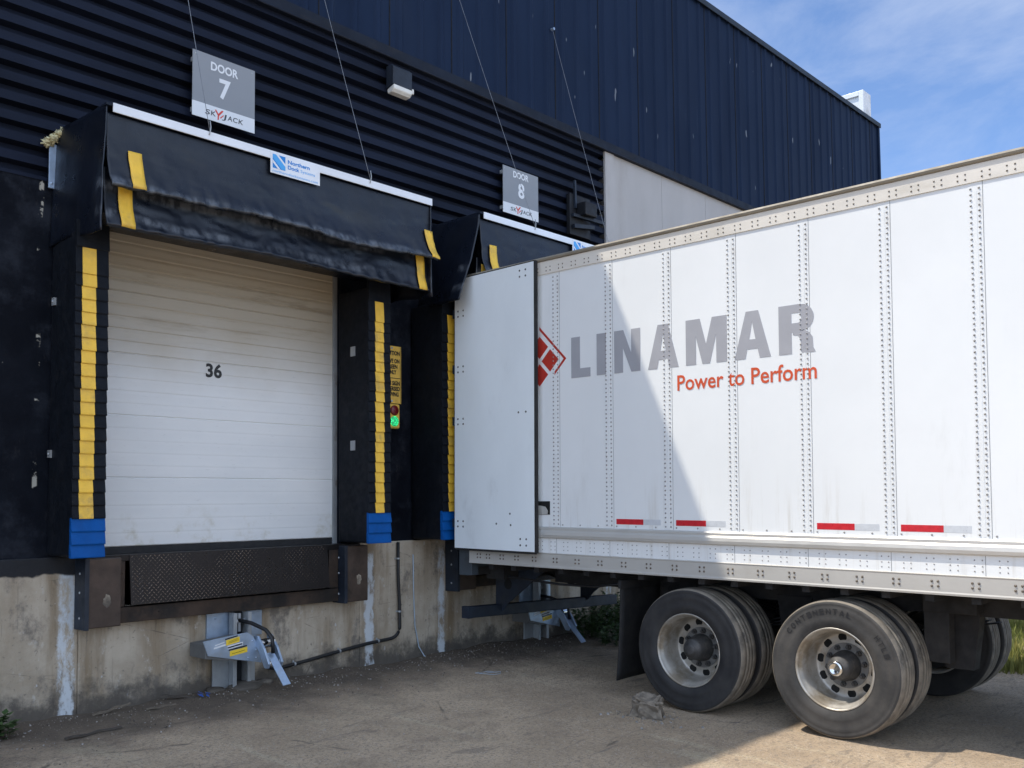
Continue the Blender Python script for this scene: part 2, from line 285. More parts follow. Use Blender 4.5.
# ------------------------------------------------------------------ mesh helpers
class MB:
    def __init__(s): s.v = []; s.f = []; s.mi = []; s.sm = []
    def add(s, vs, fs, mi=0, smooth=False):
        o = len(s.v); s.v += [tuple(p) for p in vs]
        for f in fs: s.f.append([o+i for i in f]); s.mi.append(mi); s.sm.append(smooth)
        return s
    def box(s, x0, x1, y0, y1, z0, z1, mi=0):
        if x0 > x1: x0, x1 = x1, x0
        if y0 > y1: y0, y1 = y1, y0
        if z0 > z1: z0, z1 = z1, z0
        v = [(x0,y0,z0),(x1,y0,z0),(x1,y1,z0),(x0,y1,z0),(x0,y0,z1),(x1,y0,z1),(x1,y1,z1),(x0,y1,z1)]
        return s.add(v, [(0,3,2,1),(4,5,6,7),(0,1,5,4),(1,2,6,5),(2,3,7,6),(3,0,4,7)], mi)
    def obox(s, c, ax, ay, az, mi=0):   # centre + three half-axis vectors
        c, ax, ay, az = Vector(c), Vector(ax), Vector(ay), Vector(az)
        v = [c-ax-ay-az, c+ax-ay-az, c+ax+ay-az, c-ax+ay-az, c-ax-ay+az, c+ax-ay+az, c+ax+ay+az, c-ax+ay+az]
        return s.add(v, [(0,3,2,1),(4,5,6,7),(0,1,5,4),(1,2,6,5),(2,3,7,6),(3,0,4,7)], mi)
    def bar(s, a, b, wd, th, mi=0, up=(0,0,1)):
        a, b = Vector(a), Vector(b); d = (b-a); n = d.normalized(); u = Vector(up)
        sd = n.cross(u); sd = sd.normalized() if sd.length > 1e-5 else Vector((1,0,0)); uu = sd.cross(n)
        return s.obox((a+b)/2, d/2, sd*wd/2, uu*th/2, mi)
    def prism(s, poly, axis, a, b, mi=0):  # poly of 2D points; axis: 'x' (y,z), 'y' (x,z), 'z' (x,y)
        n = len(poly)
        def P(p, t): return (t, p[0], p[1]) if axis == 'x' else ((p[0], t, p[1]) if axis == 'y' else (p[0], p[1], t))
        v = [P(p, a) for p in poly]+[P(p, b) for p in poly]
        area = sum(poly[i][0]*poly[(i+1) % n][1]-poly[(i+1) % n][0]*poly[i][1] for i in range(n))
        flip = (area > 0) ^ (axis == 'y') ^ (b < a)
        fs = [tuple(range(n))[::-1], tuple(range(n, 2*n))]+[(i, (i+1) % n, n+(i+1) % n, n+i) for i in range(n)]
        if not flip: fs = [f[::-1] for f in fs]
        return s.add(v, fs, mi)
    def cyl(s, a, b, r, n=12, mi=0, r2=None, smooth=True, caps=True):
        a, b = Vector(a), Vector(b); d = (b-a).normalized(); t = Vector((0,0,1)) if abs(d.z) < .9 else Vector((1,0,0))
        p = d.cross(t).normalized(); q = d.cross(p); r2 = r if r2 is None else r2
        v = []; 
        for k_, (c, rr) in enumerate(((a, r), (b, r2))):
            for i in range(n):
                an = 2*math.pi*i/n; v.append(c+p*math.cos(an)*rr+q*math.sin(an)*rr)
        s.add(v, [(i, (i+1) % n, n+(i+1) % n, n+i) for i in range(n)], mi, smooth)
        if caps:
            s.add(v[:n], [tuple(range(n))[::-1]], mi); s.add(v[n:], [tuple(range(n))], mi)
        return s
    def tube(s, pts, r, n=8, mi=0):
        pts = [Vector(p) for p in pts]; rings = []
        for i, p in enumerate(pts):
            d = (pts[min(i+1, len(pts)-1)]-pts[max(i-1, 0)]).normalized(); t = Vector((0,0,1)) if abs(d.z) < .9 else Vector((1,0,0))
            a = d.cross(t).normalized(); b = d.cross(a)
            rr = r[i] if isinstance(r, (list, tuple)) else r
            rings += [p+a*math.cos(2*math.pi*j/n)*rr+b*math.sin(2*math.pi*j/n)*rr for j in range(n)]
        fs = []
        for i in range(len(pts)-1):
            for j in range(n): fs.append((i*n+j, i*n+(j+1) % n, (i+1)*n+(j+1) % n, (i+1)*n+j))
        L = (len(pts)-1)*n
        fs += [tuple(range(n))[::-1], tuple(range(L, L+n))]
        return s.add(rings, fs, mi, True)
    def lathe(s, prof, c=(0,0,0), n=64, mi=0, mis=None, sharp=False):  # about the X axis; prof = [(x, r)]
        v = []
        for x, r in prof:
            for j in range(n):
                a = 2*math.pi*j/n; v.append((c[0]+x, c[1]+r*math.cos(a), c[2]+r*math.sin(a)))
        o = len(s.v); s.v += v
        for i in range(len(prof)-1):
            for j in range(n):
                s.f.append([o+i*n+j, o+(i+1)*n+j, o+(i+1)*n+(j+1) % n, o+i*n+(j+1) % n]); s.mi.append(mis[i] if mis else mi); s.sm.append(True)
        return s
    def grid(s, fn, nu, nv, mi=0, smooth=True, flip=False):
        v = [fn(i/nu, j/nv) for j in range(nv+1) for i in range(nu+1)]
        fs = []
        for j in range(nv):
            for i in range(nu):
                a = j*(nu+1)+i; q = (a, a+1, a+nu+2, a+nu+1); fs.append(q[::-1] if flip else q)
        return s.add(v, fs, mi, smooth)
    def dome(s, c, d, r, h, mi=0, n=6):  # low rivet head: ring + smaller ring + top
        c, d = Vector(c), Vector(d).normalized(); t = Vector((0,0,1)) if abs(d.z) < .9 else Vector((1,0,0))
        p = d.cross(t).normalized(); q = d.cross(p)
        v = [c+p*math.cos(2*math.pi*i/n)*r+q*math.sin(2*math.pi*i/n)*r for i in range(n)]
        v += [c+d*h*.75+(p*math.cos(2*math.pi*i/n)+q*math.sin(2*math.pi*i/n))*r*.65 for i in range(n)]+[c+d*h]
        fs = [(i, (i+1) % n, n+(i+1) % n, n+i) for i in range(n)]+[(n+i, n+(i+1) % n, 2*n) for i in range(n)]
        return s.add(v, fs, mi, True)
    def build(s, name, mats, parent=None, off=(0,0,0), bevel=0., solid=0., seg=2):
        me = bpy.data.meshes.new(name); o_ = Vector(off)
        me.from_pydata([tuple(Vector(p)-o_) for p in s.v], [], s.f)
        if not isinstance(mats, (list, tuple)): mats = [mats]
        for m_ in mats: me.materials.append(M[m_] if isinstance(m_, str) else m_)
        me.polygons.foreach_set('material_index', s.mi); me.polygons.foreach_set('use_smooth', s.sm); me.update()
        o = bpy.data.objects.new(name, me); COL.objects.link(o)
        if parent is not None: o.parent = parent
        else: o.location = o_
        if solid:
            md = o.modifiers.new('thickness', 'SOLIDIFY'); md.thickness = abs(solid); md.offset = -1 if solid > 0 else 1
        if bevel:
            md = o.modifiers.new('edge', 'BEVEL'); md.width = bevel; md.segments = seg; md.limit_method = 'ANGLE'; md.angle_limit = R(40)
        return o

def tag(o, label=None, cat=None, group=None, kind=None):
    if label: o['label'] = label
    if cat: o['category'] = cat
    if group: o['group'] = group
    if kind: o['kind'] = kind
    return o
def thing(name, loc, label, cat, group=None):
    o = bpy.data.objects.new(name, None); COL.objects.link(o); o.location = loc; o.empty_display_size = .2
    return tag(o, label, cat, group)
def copy_tree(o, parent=None):
    c = o.copy(); COL.objects.link(c)
    if parent: c.parent = parent
    for ch in [x for x in bpy.data.objects if x.parent == o]: copy_tree(ch, c)
    return c
def text(mb, s, fit, origin, ux, uy, depth=.0015, bold=0., mi=0, align='C', shear=0.):
    """flat raised lettering; fit=(width or None, cap height); origin = lower centre/left; ux, uy = unit directions"""
    cu = bpy.data.curves.new('t', 'FONT'); cu.body = s; cu.size = 1; cu.extrude = 0; cu.offset = bold; cu.shear = shear; cu.resolution_u = 3
    ob = bpy.data.objects.new('t', cu); COL.objects.link(ob)
    bpy.context.view_layer.update()
    me = bpy.data.meshes.new_from_object(ob.evaluated_get(bpy.context.evaluated_depsgraph_get()))
    xs = [v.co.x for v in me.vertices]; ys = [v.co.y for v in me.vertices]
    x0, x1 = min(xs), max(xs); cap = .73
    sy_ = fit[1]/cap; sx_ = fit[0]/(x1-x0) if fit[0] else sy_
    O, ux, uy = Vector(origin), Vector(ux), Vector(uy); nn = ux.cross(uy)
    sh = -(x0+x1)/2 if align == 'C' else -x0
    vs = [O+ux*(v.co.x+sh)*sx_+uy*v.co.y*sy_+nn*(depth) for v in me.vertices]
    mb.add(vs, [tuple(p.vertices) for p in me.polygons], mi)
    bpy.data.objects.remove(ob); bpy.data.curves.remove(cu); bpy.data.meshes.remove(me)
def fb(x, y, z, sc=1., oc=4): return noise.fractal(Vector((x*sc, y*sc, z*sc)), 1.0, 2.0, oc)

# ------------------------------------------------------------------ ground
YR, YF, TP = -3.3324, -4.5945, .0091
def gz(x, y):
    z = TP*(y-YR) if y < YR else .03*(y-YR)
    z = max(z, -.08)
    near = max(0., 1-max(abs(x+1)-9, abs(y+4)-7, 0)/6)
    z += near*(.018*fb(x, y, 0, .7, 3)+.010*fb(x, y, 5, 2.6, 4)+.0055*fb(x, y, 9, 11, 3))
    if y > -.9 and x < 2: z += .05*max(0, 1-abs(y+.12)/.55)*(0.55+.7*fb(x, y, 3, 2.2, 3))*near
    # keep the wheel contact patches even
    d = min(math.hypot(x-.3, y-YR), math.hypot(x-.3, y-YF)); 
    if d < .7: z = z*(d/.7)+(TP*(y-YR) if y < YR else .03*(y-YR))*(1-d/.7)
    return z
xs = [-700, -300, -120, -60, -30, -18, -12]+[-9+.05*i for i in range(0, 301)]+[7, 8, 10, 13, 17, 24, 40, 80, 200, 700]
ys = [-700, -300, -120, -60, -30, -18, -12]+[-9+.05*i for i in range(0, 191)]+[1.5, 4, 12, 40, 100, 300, 700]
mb = MB(); nx, ny = len(xs), len(ys)
mb.add([(x, y, gz(x, y)) for y in ys for x in xs], [(j*nx+i, j*nx+i+1, (j+1)*nx+i+1, (j+1)*nx+i) for j in range(ny-1) for i in range(nx-1)], 0, True)
tag(mb.build('ground', 'ground'), kind='structure')

# ------------------------------------------------------------------ warehouse
BX0, BX1, ROOF, BACK = -17., 12.82, 9.634, 34.
ware = thing('warehouse', (0, 0, 0), 'long dark navy metal clad warehouse with loading doors and pale grey end bay', 'warehouse')
WO = (0, 0, 0)
def part(mb_, name, mats, parent=None, **k_): return mb_.build(name, mats, parent or ware, WO, **k_)
# vertical ribbed cladding
mb = MB(); prof = []; x = BX0
while x < BX1-.32:
    for dx, y in ((0, .0), (.185, .0), (.213, -.022), (.262, -.022), (.290, .0)): prof.append((x+dx, y))
    x += .305
prof.append((BX1, 0.))
zb = 6.60
mb.add([(a, b+.002, zb) for a, b in prof]+[(a, b+.002, ROOF-.05) for a, b in prof], [(i, i+1, len(prof)+i+1, len(prof)+i) for i in range(len(prof)-1)])
x = BX0; kk = 0
while x < BX1-.1:
    if kk % 3 == 0: mb.box(x+.095, x+.103, -.005, .01, zb, ROOF-.06, 1)
    x += .305; kk += 1
part(mb, 'upper_cladding', ['cladding', 'hole'])
mb = MB(); mb.box(BX1-.06, BX1+.004, -.036, .12, zb-.02, ROOF-.02); mb.box(BX1-.004, BX1, .03, BACK, 0.2, ROOF-.03); mb.box(BX0, BX0+.01, .03, BACK, .2, ROOF-.03); mb.box(BX0, BX1-.01, BACK-.01, BACK, .2, ROOF-.03)
part(mb, 'end_cladding', 'cladding')
mb = MB(); mb.prism([(-.055, ROOF-.09), (-.055, ROOF+.0), (-.03, ROOF+.012), (.25, ROOF-.01), (.25, ROOF-.05), (-.04, ROOF-.05), (-.04, ROOF-.09)], 'x', BX0-.03, BX1+.03); mb.box(BX1-.02, BX1+.03, .26, BACK, ROOF-.15, ROOF)
part(mb, 'roof_coping', 'coping')
mb = MB(); mb.box(BX0, BX1-.03, .255, BACK-.02, ROOF-.25, ROOF-.1); part(mb, 'roof', 'coping')
mb = MB(); mb.prism([(-.032, 6.64), (-.034, 6.535), (-.055, 6.515), (-.05, 6.507), (.09, 6.515), (.09, 6.64)], 'x', BX0, BX1); part(mb, 'drip_flashing', 'flashing')
# horizontal corrugated siding above the doors
mb = MB(); prof = []; z = 6.53; SP = .1547
while z > 4.50:
    prof += [(.0, z), (.0, z-.072), (.085, z-.084), (.085, z-.134)]; z -= SP
prof.append((0., z)); prof.append((0., z-.03))
SX0, SX1 = BX0, 3.33
mb.add([(SX0, y+.022, z) for y, z in prof]+[(SX1, y+.022, z) for y, z in prof], [(i, i+1, len(prof)+i+1, len(prof)+i) for i in range(len(prof)-1)])
part(mb, 'corrugated_siding', 'siding'); ZS = z-.03
# lower black wall with the two door openings
D7 = (-3.42, -1.05, 1.35, 4.15)
mb = MB(); op = [(D7[0]-.02, D7[1]), (D7[0]+4.02, D7[1]+4.0)]
xs_ = [BX0, op[0][0], op[0][1], op[1][0], op[1][1]]
mb.box(BX0, op[0][0], .03, .3, 1.35, ZS+.01); mb.box(op[0][1], op[1][0], .03, .3, 1.35, ZS+.01); mb.box(op[1][1], 3.33, .03, .3, 1.35, ZS+.01)
for a, b in op: mb.box(a+.001, b-.001, .031, .3, D7[3], ZS+.009)
part(mb, 'black_lower_wall', 'black_wall')
mb = MB(); mb.box(3.332, 3.53, -.012, .02, 1.352, 6.512, 1); mb.box(3.531, BX1-.004, .004, .3, 1.352, 6.514)
x = 4.7
while x < BX1-.5: mb.box(x, x+.012, .0, .006, 1.36, 6.51, 1); x += 1.2
part(mb, 'grey_wall_panel', ['grey_wall', 'grey_wall'])
def fnd(a, b, z1, y0=0.): mb.box(a, b, y0, .35, -.6, z1)
mb = MB(); fnd(BX0, -3.62, 1.352); fnd(-3.62, -.83, .80, .001); fnd(-3.62, -.83, 1.30, .06); fnd(-.83, .36, 1.351); fnd(.36, 3.15, .80, .001); fnd(.36, 3.15, 1.30, .06); fnd(3.15, BX1-.004, 1.351)
part(mb, 'concrete_foundation', 'concrete', bevel=.012)
# overhead door
def overhead_door(dx, number):
    mb = MB(); z = 1.41; secs = [(1.41, 1.988), (1.988, 2.516), (2.516, 3.043), (3.043, 3.571), (3.571, 4.10)]
    prof = []
    for a, b in secs:
        h = (b-a)
        prof.append((.112, a+.001)); prof.append((.104, a+.008))
        nr = 5
        for i in range(1, nr):
            zc = a+h*i/nr
            q_ = (.28+1.5*max(0, min(1, (zc-2.5)/1.1)))*random.uniform(.75, 1.25); prof += [(.104, zc-.030), (.104+.0035*q_, zc-.006), (.104-.0020*q_, zc+.004), (.104, zc+.030)]
        prof.append((.104, b-.008)); prof.append((.112, b-.001))
    x0, x1 = D7[0]+dx, D7[1]+dx-.0
    mb.add([(x0, y, z) for y, z in prof]+[(x1, y, z) for y, z in prof], [(i, len(prof)+i, len(prof)+i+1, i+1) for i in range(len(prof)-1)])
    mb.box(x0, x1, .13, .16, 1.41, 4.1)
    d = part(mb, 'overhead_door', 'door_white')
    mb = MB(); mb.box(x0, x1, .10, .15, 1.352, 1.409); part(mb, 'bottom_seal', 'rubber', d)
    mb = MB()
    for xx in (x0+.0,): pass
    mb.box(x1-.05, x1+.0, .085, .099, 1.352, 4.10); part(mb, 'jamb_seal', 'zinc_dull', d)
    if number:
        mb = MB(); text(mb, number, (.16, .122), (-2.405, .1035, 2.909), (1, 0, 0), (0, 0, 1), .002, .035); part(mb, 'door_number', 'ink_black', d)
overhead_door(0, '36'); overhead_door(4.0, None)

# ------------------------------------------------------------------ dock shelters
def dock_shelter(loc, label, x0, x1, q, pads, ylo, yhi, drop, brand_x, notch=False):
    root = thing('dock_shelter', loc, label, 'dock shelter', 'dock shelters over the loading doors')
    def pt(mb_, name, mats, parent=None, **k_): return mb_.build(name, mats, parent or root, loc, **k_)
    ztop = 4.75; sd = 11 if x0 < -1 else 31
    W = x1-x0
    # header pad core behind the curtains
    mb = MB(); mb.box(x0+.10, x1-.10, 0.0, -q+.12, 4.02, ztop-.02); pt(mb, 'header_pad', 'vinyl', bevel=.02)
    def zlow(u): return 4.125+.022*math.sin(u*9+sd)+.028*fb(u*3+sd, 0, 0, 1.3, 2)
    def curt(off, zt, zb_fn, bulge, base):
        def fn(u, t):
            x_ = x0+W*u; zbm = zb_fn(u); z_ = zt+(zbm-zt)*t
            wr = fb(x_*1.1, z_*2.2, sd, 1.6, 4)*.024*min(1, t*2)+fb(x_*7, z_*1.5, sd+4, 1.3, 3)*.010*max(0, t-.55)/.45
            y_ = -base-bulge*(.18*t+.82*t**4)-wr-.030*max(0, t-.70)*math.sin(x_*38+5*fb(x_*2, 0, sd, 1, 2)+z_*6)
            if t > .965: y_ += .04*((t-.965)/.035)**1.5
            return Vector((x_, y_+off, z_))
        return fn
    up = curt(0, ztop-.05, zlow, .135, q-.015)
    lo = curt(0, 4.30, lambda u: drop+.012*math.sin(u*7+sd), .09, q-.06)
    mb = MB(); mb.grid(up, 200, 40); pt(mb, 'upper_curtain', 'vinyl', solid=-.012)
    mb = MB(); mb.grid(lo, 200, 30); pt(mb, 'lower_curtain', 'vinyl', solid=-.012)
    # end aprons
    def apron(xe, s):
        def fn(u, t):
            if s < 0:
                y_ = -q*u; z_ = ztop-(ztop-(3.80+.02*math.sin(u*5)))*t
                fold = .022*math.sin(u*11+sd+t*2.2)*t*u+.012*fb(y_, z_, sd, 3, 3)
                xx = xe-.058*(1-u)-.012*t+fold*u-(.34*t**1.4*u**.8 if notch else .02*t)
                return Vector((xx, y_-.045*t*u, z_))
            y_ = -q*u; z_ = ztop-(ztop-(3.80+.02*math.sin(u*5)))*t
            fold = .030*math.sin(u*11+sd+t*2.2)*t*u+.014*fb(y_, z_, sd, 3, 3)
            return Vector((xe+s*(.0+fold)+(.16*max(0, u-.7)/.3*t**.7 if s < 0 and notch else 0), y_-.045*t*u, z_))
        return fn
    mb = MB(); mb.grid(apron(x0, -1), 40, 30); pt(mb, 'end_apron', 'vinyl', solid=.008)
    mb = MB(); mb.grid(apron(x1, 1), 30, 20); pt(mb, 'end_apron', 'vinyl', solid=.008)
    mb = MB(); mb.box(x0-.012, x1+.012, 0, -q-.01, ztop-.004, ztop+.014); pt(mb, 'top_cover', 'flashing')
    mb = MB(); mb.box(x0+.035, x1, -q-.012, -q-.024, ztop-.052, ztop+.018); pt(mb, 'front_trim', 'white_metal', bevel=.003)
    # yellow guide tabs
    def patch(fn, ua, ub, ta, tb, name='yellow_tab', side=0):
        mb = MB()
        def g(u, t): p = fn(ua+(ub-ua)*u, ta+(tb-ta)*t); return p+Vector((0, -.017, .003))
        mb.grid(g, 4, 12); pt(mb, name, 'yellow', solid=-.004)
    def uu(xv): return (xv-x0)/W
    ta = (ztop-.05-4.44)/(ztop-.05-4.135)
    patch(up, uu(ylo), uu(ylo+.108), ta, .985); patch(up, uu(yhi), uu(yhi+.108), ta, .985)
    patch(lo, uu(ylo-.05), uu(ylo+.062), .2, .985); patch(lo, uu(yhi-.07), uu(yhi+.035), .2, .985)
    # maker's plate
    bz0, bz1, bx0, bx1 = 4.575, 4.705, brand_x, brand_x+.503
    yb = -q-.024
    mb = MB(); mb.box(bx0, bx1, yb-.004, yb+.001, bz0, ztop+.0); pl = pt(mb, 'maker_plate', 'white_metal')
    mb = MB(); mb.box(bx0+.02, bx0+.145, yb-.0055, yb-.004, bz0+.045, bz0+.165, 0)
    mb.prism([(bx0+.02, bz0+.165), (bx0+.055, bz0+.165), (bx0+.145, bz0+.08), (bx0+.145, bz0+.045), (bx0+.11, bz0+.045), (bx0+.02, bz0+.13)], 'y', yb-.0055, yb-.0068, 1)
    mb.prism([(bx0+.05, bz0+.165), (bx0+.075, bz0+.165), (bx0+.145, bz0+.1), (bx0+.145, bz0+.078)], 'y', yb-.0069, yb-.0076, 2)
    mb.prism([(bx0+.02, bz0+.115), (bx0+.02, bz0+.09), (bx0+.068, bz0+.045), (bx0+.095, bz0+.045)], 'y', yb-.0069, yb-.0076, 2)
    text(mb, 'Northern', (.225, .034), (bx0+.17, yb-.004, bz0+.115), (1, 0, 0), (0, 0, 1), .0015, .03, 0, 'L')
    text(mb, 'Dock', (.118, .034), (bx0+.17, yb-.004, bz0+.068), (1, 0, 0), (0, 0, 1), .0015, .03, 0, 'L')
    text(mb, 'Systems', (.15, .028), (bx0+.30, yb-.004, bz0+.068), (1, 0, 0), (0, 0, 1), .0015, 0, 3, 'L')
    text(mb, 'northerndocksystems.com', (.46, .022), (bx0+.02, yb-.004, bz0+.012), (1, 0, 0), (0, 0, 1), .0015, 0, 3, 'L')
    pt(mb, 'plate_print', ['ink_blue', 'ink_paleblue', 'white_metal', 'ink_paleblue'], pl)
    # side pads with shingled facing
    for xa, xb, ysx in pads:
        mb = MB(); mb.box(xa+.012, xb-.012, 0, -.47, 1.368, 3.86); sp = pt(mb, 'side_pad', 'facing', bevel=.02)
        bl = MB(); ye = MB(); bu = MB()
        z1 = 3.86; z = 1.368; n = 0
        while z < z1-.05:
            h = .098 if z < 3.45 else .20
            fl = .012+.004*random.random(); yf = -.492; j = random.uniform(-.003, .003)
            tgt = bu if n < 3 else bl
            ex = .002 if n < 3 else 0
            tgt.prism([(yf, z+h+.004), (yf-fl-ex, z+.004), (yf-fl-ex+.003, z-.004), (-.468, z+.0), (-.468, z+h)], 'x', xa-ex+j, xb+ex+j)
            if n >= 3 and z < 3.66:
                ye.prism([(yf-.003, z+h+.0025), (yf-fl-.003, z+.004), (yf-fl-.002, z-.0045), (yf-fl+.006, z+.004), (yf+.004, z+h)], 'x', ysx+j, ysx+.106+j*1.5)
            z += h; n += 1
        pt(bl, 'black_facing', 'facing', sp); pt(ye, 'yellow_stripe', 'yellow', sp); pt(bu, 'blue_base', 'blue', sp)
    return root, pt
L7 = (-2.18, 0, 1.35)
sh7, pt7 = dock_shelter(L7, 'black padded dock shelter around closed white door 36, its curtain fully in view', -3.80, -.565, .80,
    [(-3.888, -3.638, -3.838), (-1.108, -.836, -1.025)], -3.645, -.665, 3.84, -2.415, False)
mb = MB()
for i in range(8):
    c = Vector((-3.94+.022*i+random.uniform(-.012, .012), -.03-.012*i, 4.63+.019*i+random.uniform(-.012, .012)))
    n_ = 7
    def fn(u, t, c=c, i=i):
        a, b = u*2*math.pi, t*math.pi; r_ = .030*(1+1.3*fb(math.cos(a)*math.sin(b)*2+i, math.sin(a)*math.sin(b)*2, math.cos(b)*2, 1.3, 4))
        return c+Vector((r_*math.sin(b)*math.cos(a), r_*math.sin(b)*math.sin(a), r_*math.cos(b)*.8))
    mb.grid(fn, 18, 12)
pt7(mb, 'insulation_tuft', 'foam')
mb = MB(); mb.box(-3.922, -3.864, -.014, -.030, 4.27, 4.63); mb.dome((-3.90, -.03, 4.31), (0, -1, 0), .012, .006); pt7(mb, 'mounting_angle', 'zinc', bevel=.003)
mb = MB()
mb.box(-3.895, -3.87, -.06, -.105, 3.325, 3.385); mb.dome((-3.895, -.083, 3.355), (-1, 0, 0), .012, .01); pt7(mb, 'washer_plate', 'zinc_dull')
mb = MB(); mb.box(-3.895, -3.87, -.03, -.075, 2.13, 2.19); mb.dome((-3.895, -.053, 2.16), (-1, 0, 0), .012, .01); pt7(mb, 'washer_plate', 'zinc_dull')
for zt in (3.20, 2.27):
    mb = MB(); mb.box(-1.104, -1.094, -.205, -.275, zt, zt+.095); pt7(mb, 'pad_tag', 'zinc_dull')
L8 = (1.78, 0, 1.35)
sh8, pt8 = dock_shelter(L8, 'black padded dock shelter with the white trailer backed into it, partly hidden', .06, 3.30, .87,
    [(-.15, .105, -.066), (2.88, 3.16, 2.97)], .165, 3.17, 3.96, 1.53, True)

# ------------------------------------------------------------------ door signs
def door_sign(x0, x1, z0, z1, num, label):
    loc = ((x0+x1)/2, -.03, z0); y = -.045
    r = thing('door_sign', loc, label, 'sign', 'grey door number signs on the siding')
    zs = z0+(z1-z0)*.225
    pm = MB(); pm.box(x0, x1, y, y-.006, zs, z1)
    MB().box(x0, x1, y, y-.0062, z0, zs).build('name_band', 'sign_white', r, loc)
    cx = (x0+x1)/2; mb = MB(); yt = y-.006
    text(mb, 'DOOR', (.275, .078), (cx-.0, yt, z0+.465), (1, 0, 0), (0, 0, 1), .002, .03)
    text(mb, num, (.115, .18), (cx+.005, yt, z0+.235), (1, 0, 0), (0, 0, 1), .002, .03)
    mb.build('sign_lettering', 'sign_white', r, loc)
    mb = MB(); w_ = .38; zc = z0+.045; yt = y-.0062
    segs = [('S', 0), ('K', 1), ('J', 3), ('A', 4), ('C', 5), ('K', 6)]
    for ch, i in segs: text(mb, ch, (.048, .047), (cx-.165+i*.0555, yt, zc), (1, 0, 0), (0, 0, 1), .0015, .01, 0, 'C', .1)
    xx = cx-.165+2*.0555-.005
    mb.prism([(xx-.035, zc+.062), (xx-.022, zc+.066), (xx+.0, zc+.034), (xx+.035, zc+.074), (xx+.052, zc+.070), (xx+.008, zc+.016), (xx+.004, zc-.022), (xx-.008, zc-.022), (xx-.006, zc+.018)], 'y', yt-.0016, yt, 1)
    mb.prism([(xx+.018, zc+.004), (xx+.05, zc+.036), (xx+.056, zc+.03), (xx+.024, zc-.004)], 'y', yt-.0016, yt, 1)
    mb.build('company_mark', ['ink_dark', 'ink_red'], r, loc)
    for a, b in ((x0+.03, z1-.03), (x1-.03, z1-.03)): pm.dome((a, y-.006, b), (0, -1, 0), .008, .004, 1)
    pm.box(x0+.02, x1-.02, y+.0, .022, z0+.05, z0+.09, 1); pm.box(x0+.02, x1-.02, y, .022, z1-.09, z1-.05, 1)
    pm.build('sign_panel', ['sign_grey', 'zinc_dull'], r, loc)
door_sign(-2.725, -2.098, 5.213, 5.812, '7', 'grey square sign reading DOOR 7 on the corrugated siding')
door_sign(1.268, 1.90, 5.213, 5.785, '8', 'grey square sign reading DOOR 8 on the corrugated siding')

# ------------------------------------------------------------------ wall fixtures
loc = (-.37, .02, 6.1)
lamp = thing('wall_lamp', loc, 'boxy dark wall lamp with white lens under the navy cladding', 'wall lamp')
mb = MB(); mb.prism([(.02, 6.40), (-.07, 6.40), (-.105, 6.37), (-.10, 6.18), (.02, 6.15)], 'x', -.50, -.235); mb.build('housing', 'under_navy', lamp, loc, bevel=.008)
mb = MB(); mb.prism([(-.106, 6.178), (-.108, 6.13), (-.075, 6.10), (.0, 6.095), (.01, 6.145)], 'x', -.495, -.240); mb.build('lens', 'lens_white', lamp, loc, bevel=.01)
mb = MB(); mb.cyl((-.215, -.08, 6.15), (-.215, -.08, 6.20), .017, 10); mb.cyl((-.237, -.08, 6.175), (-.215, -.08, 6.175), .010, 8); mb.build('photocell', 'lens_white', lamp, loc)
lamp.location.x += .035; lamp.location.z += .03

loc = (2.72, .02, 5.25)
dl = thing('dock_light', loc, 'dark swing-arm dock light beside the grey wall, right of sign 8', 'dock light')
mb = MB(); mb.box(2.53, 2.95, .02, -.04, 5.20, 5.74); mb.build('back_plate', 'black_steel', dl, loc, bevel=.006)
mb = MB(); mb.box(2.66, 2.90, -.04, -.20, 5.45, 5.63); mb.build('lamp_head', 'black_steel', dl, loc, bevel=.015)
mb = MB(); mb.bar((2.62, -.05, 5.92), (2.62, -.06, 5.55), .03, .03); mb.bar((2.56, -.06, 5.45), (3.08, -.16, 5.42), .05, .04); mb.bar((2.56, -.06, 5.30), (2.90, -.12, 5.33), .08, .05); mb.build('arm', 'under_navy', dl, loc)

def wire(a, b, label):
    a, b = Vector(a), Vector(b)
    pts = [a.lerp(b, t/12)+Vector((0, 0, -.02*math.sin(math.pi*t/12))) for t in range(13)]
    r = thing('support_wire', b, label, 'wire', 'thin support wires holding up the shelter canopies')
    MB().tube(pts, .0027, 6).build('cable', 'wire', r, b)
    mb = MB(); mb.cyl(a+Vector((0, .02, 0)), a+Vector((0, -.03, 0)), .018, 8); mb.build('wall_eye', 'zinc', r, b)
    mb = MB(); mb.tube([b+Vector((.0, 0, .09)), b+Vector((.006, -.004, .04)), b+Vector((0, -.006, 0)), b+Vector((-.006, 0, -.03))], .0045, 6); mb.build('turnbuckle', 'zinc_dull', r, b)
dW = Vector((.02, .85, 3.02))
wire((-3.06, -.03, 7.80), (-2.981, -.83, 4.765), 'thin steel wire from the door 7 canopy crossing the DOOR 7 sign')
wire((-1.62, -.03, 7.80), (-1.345, -.83, 4.765), 'thin steel wire rising left of the wall lamp from the door 7 canopy')
wire((.46, -.03, 7.80), (.885, -.90, 4.765), 'thin steel wire rising from the door 8 canopy behind the DOOR 8 sign')
wire((2.235, -.03, 7.81), (2.235, -.90, 4.79), 'thin steel wire beside the grey wall, ending at a white wall eye')

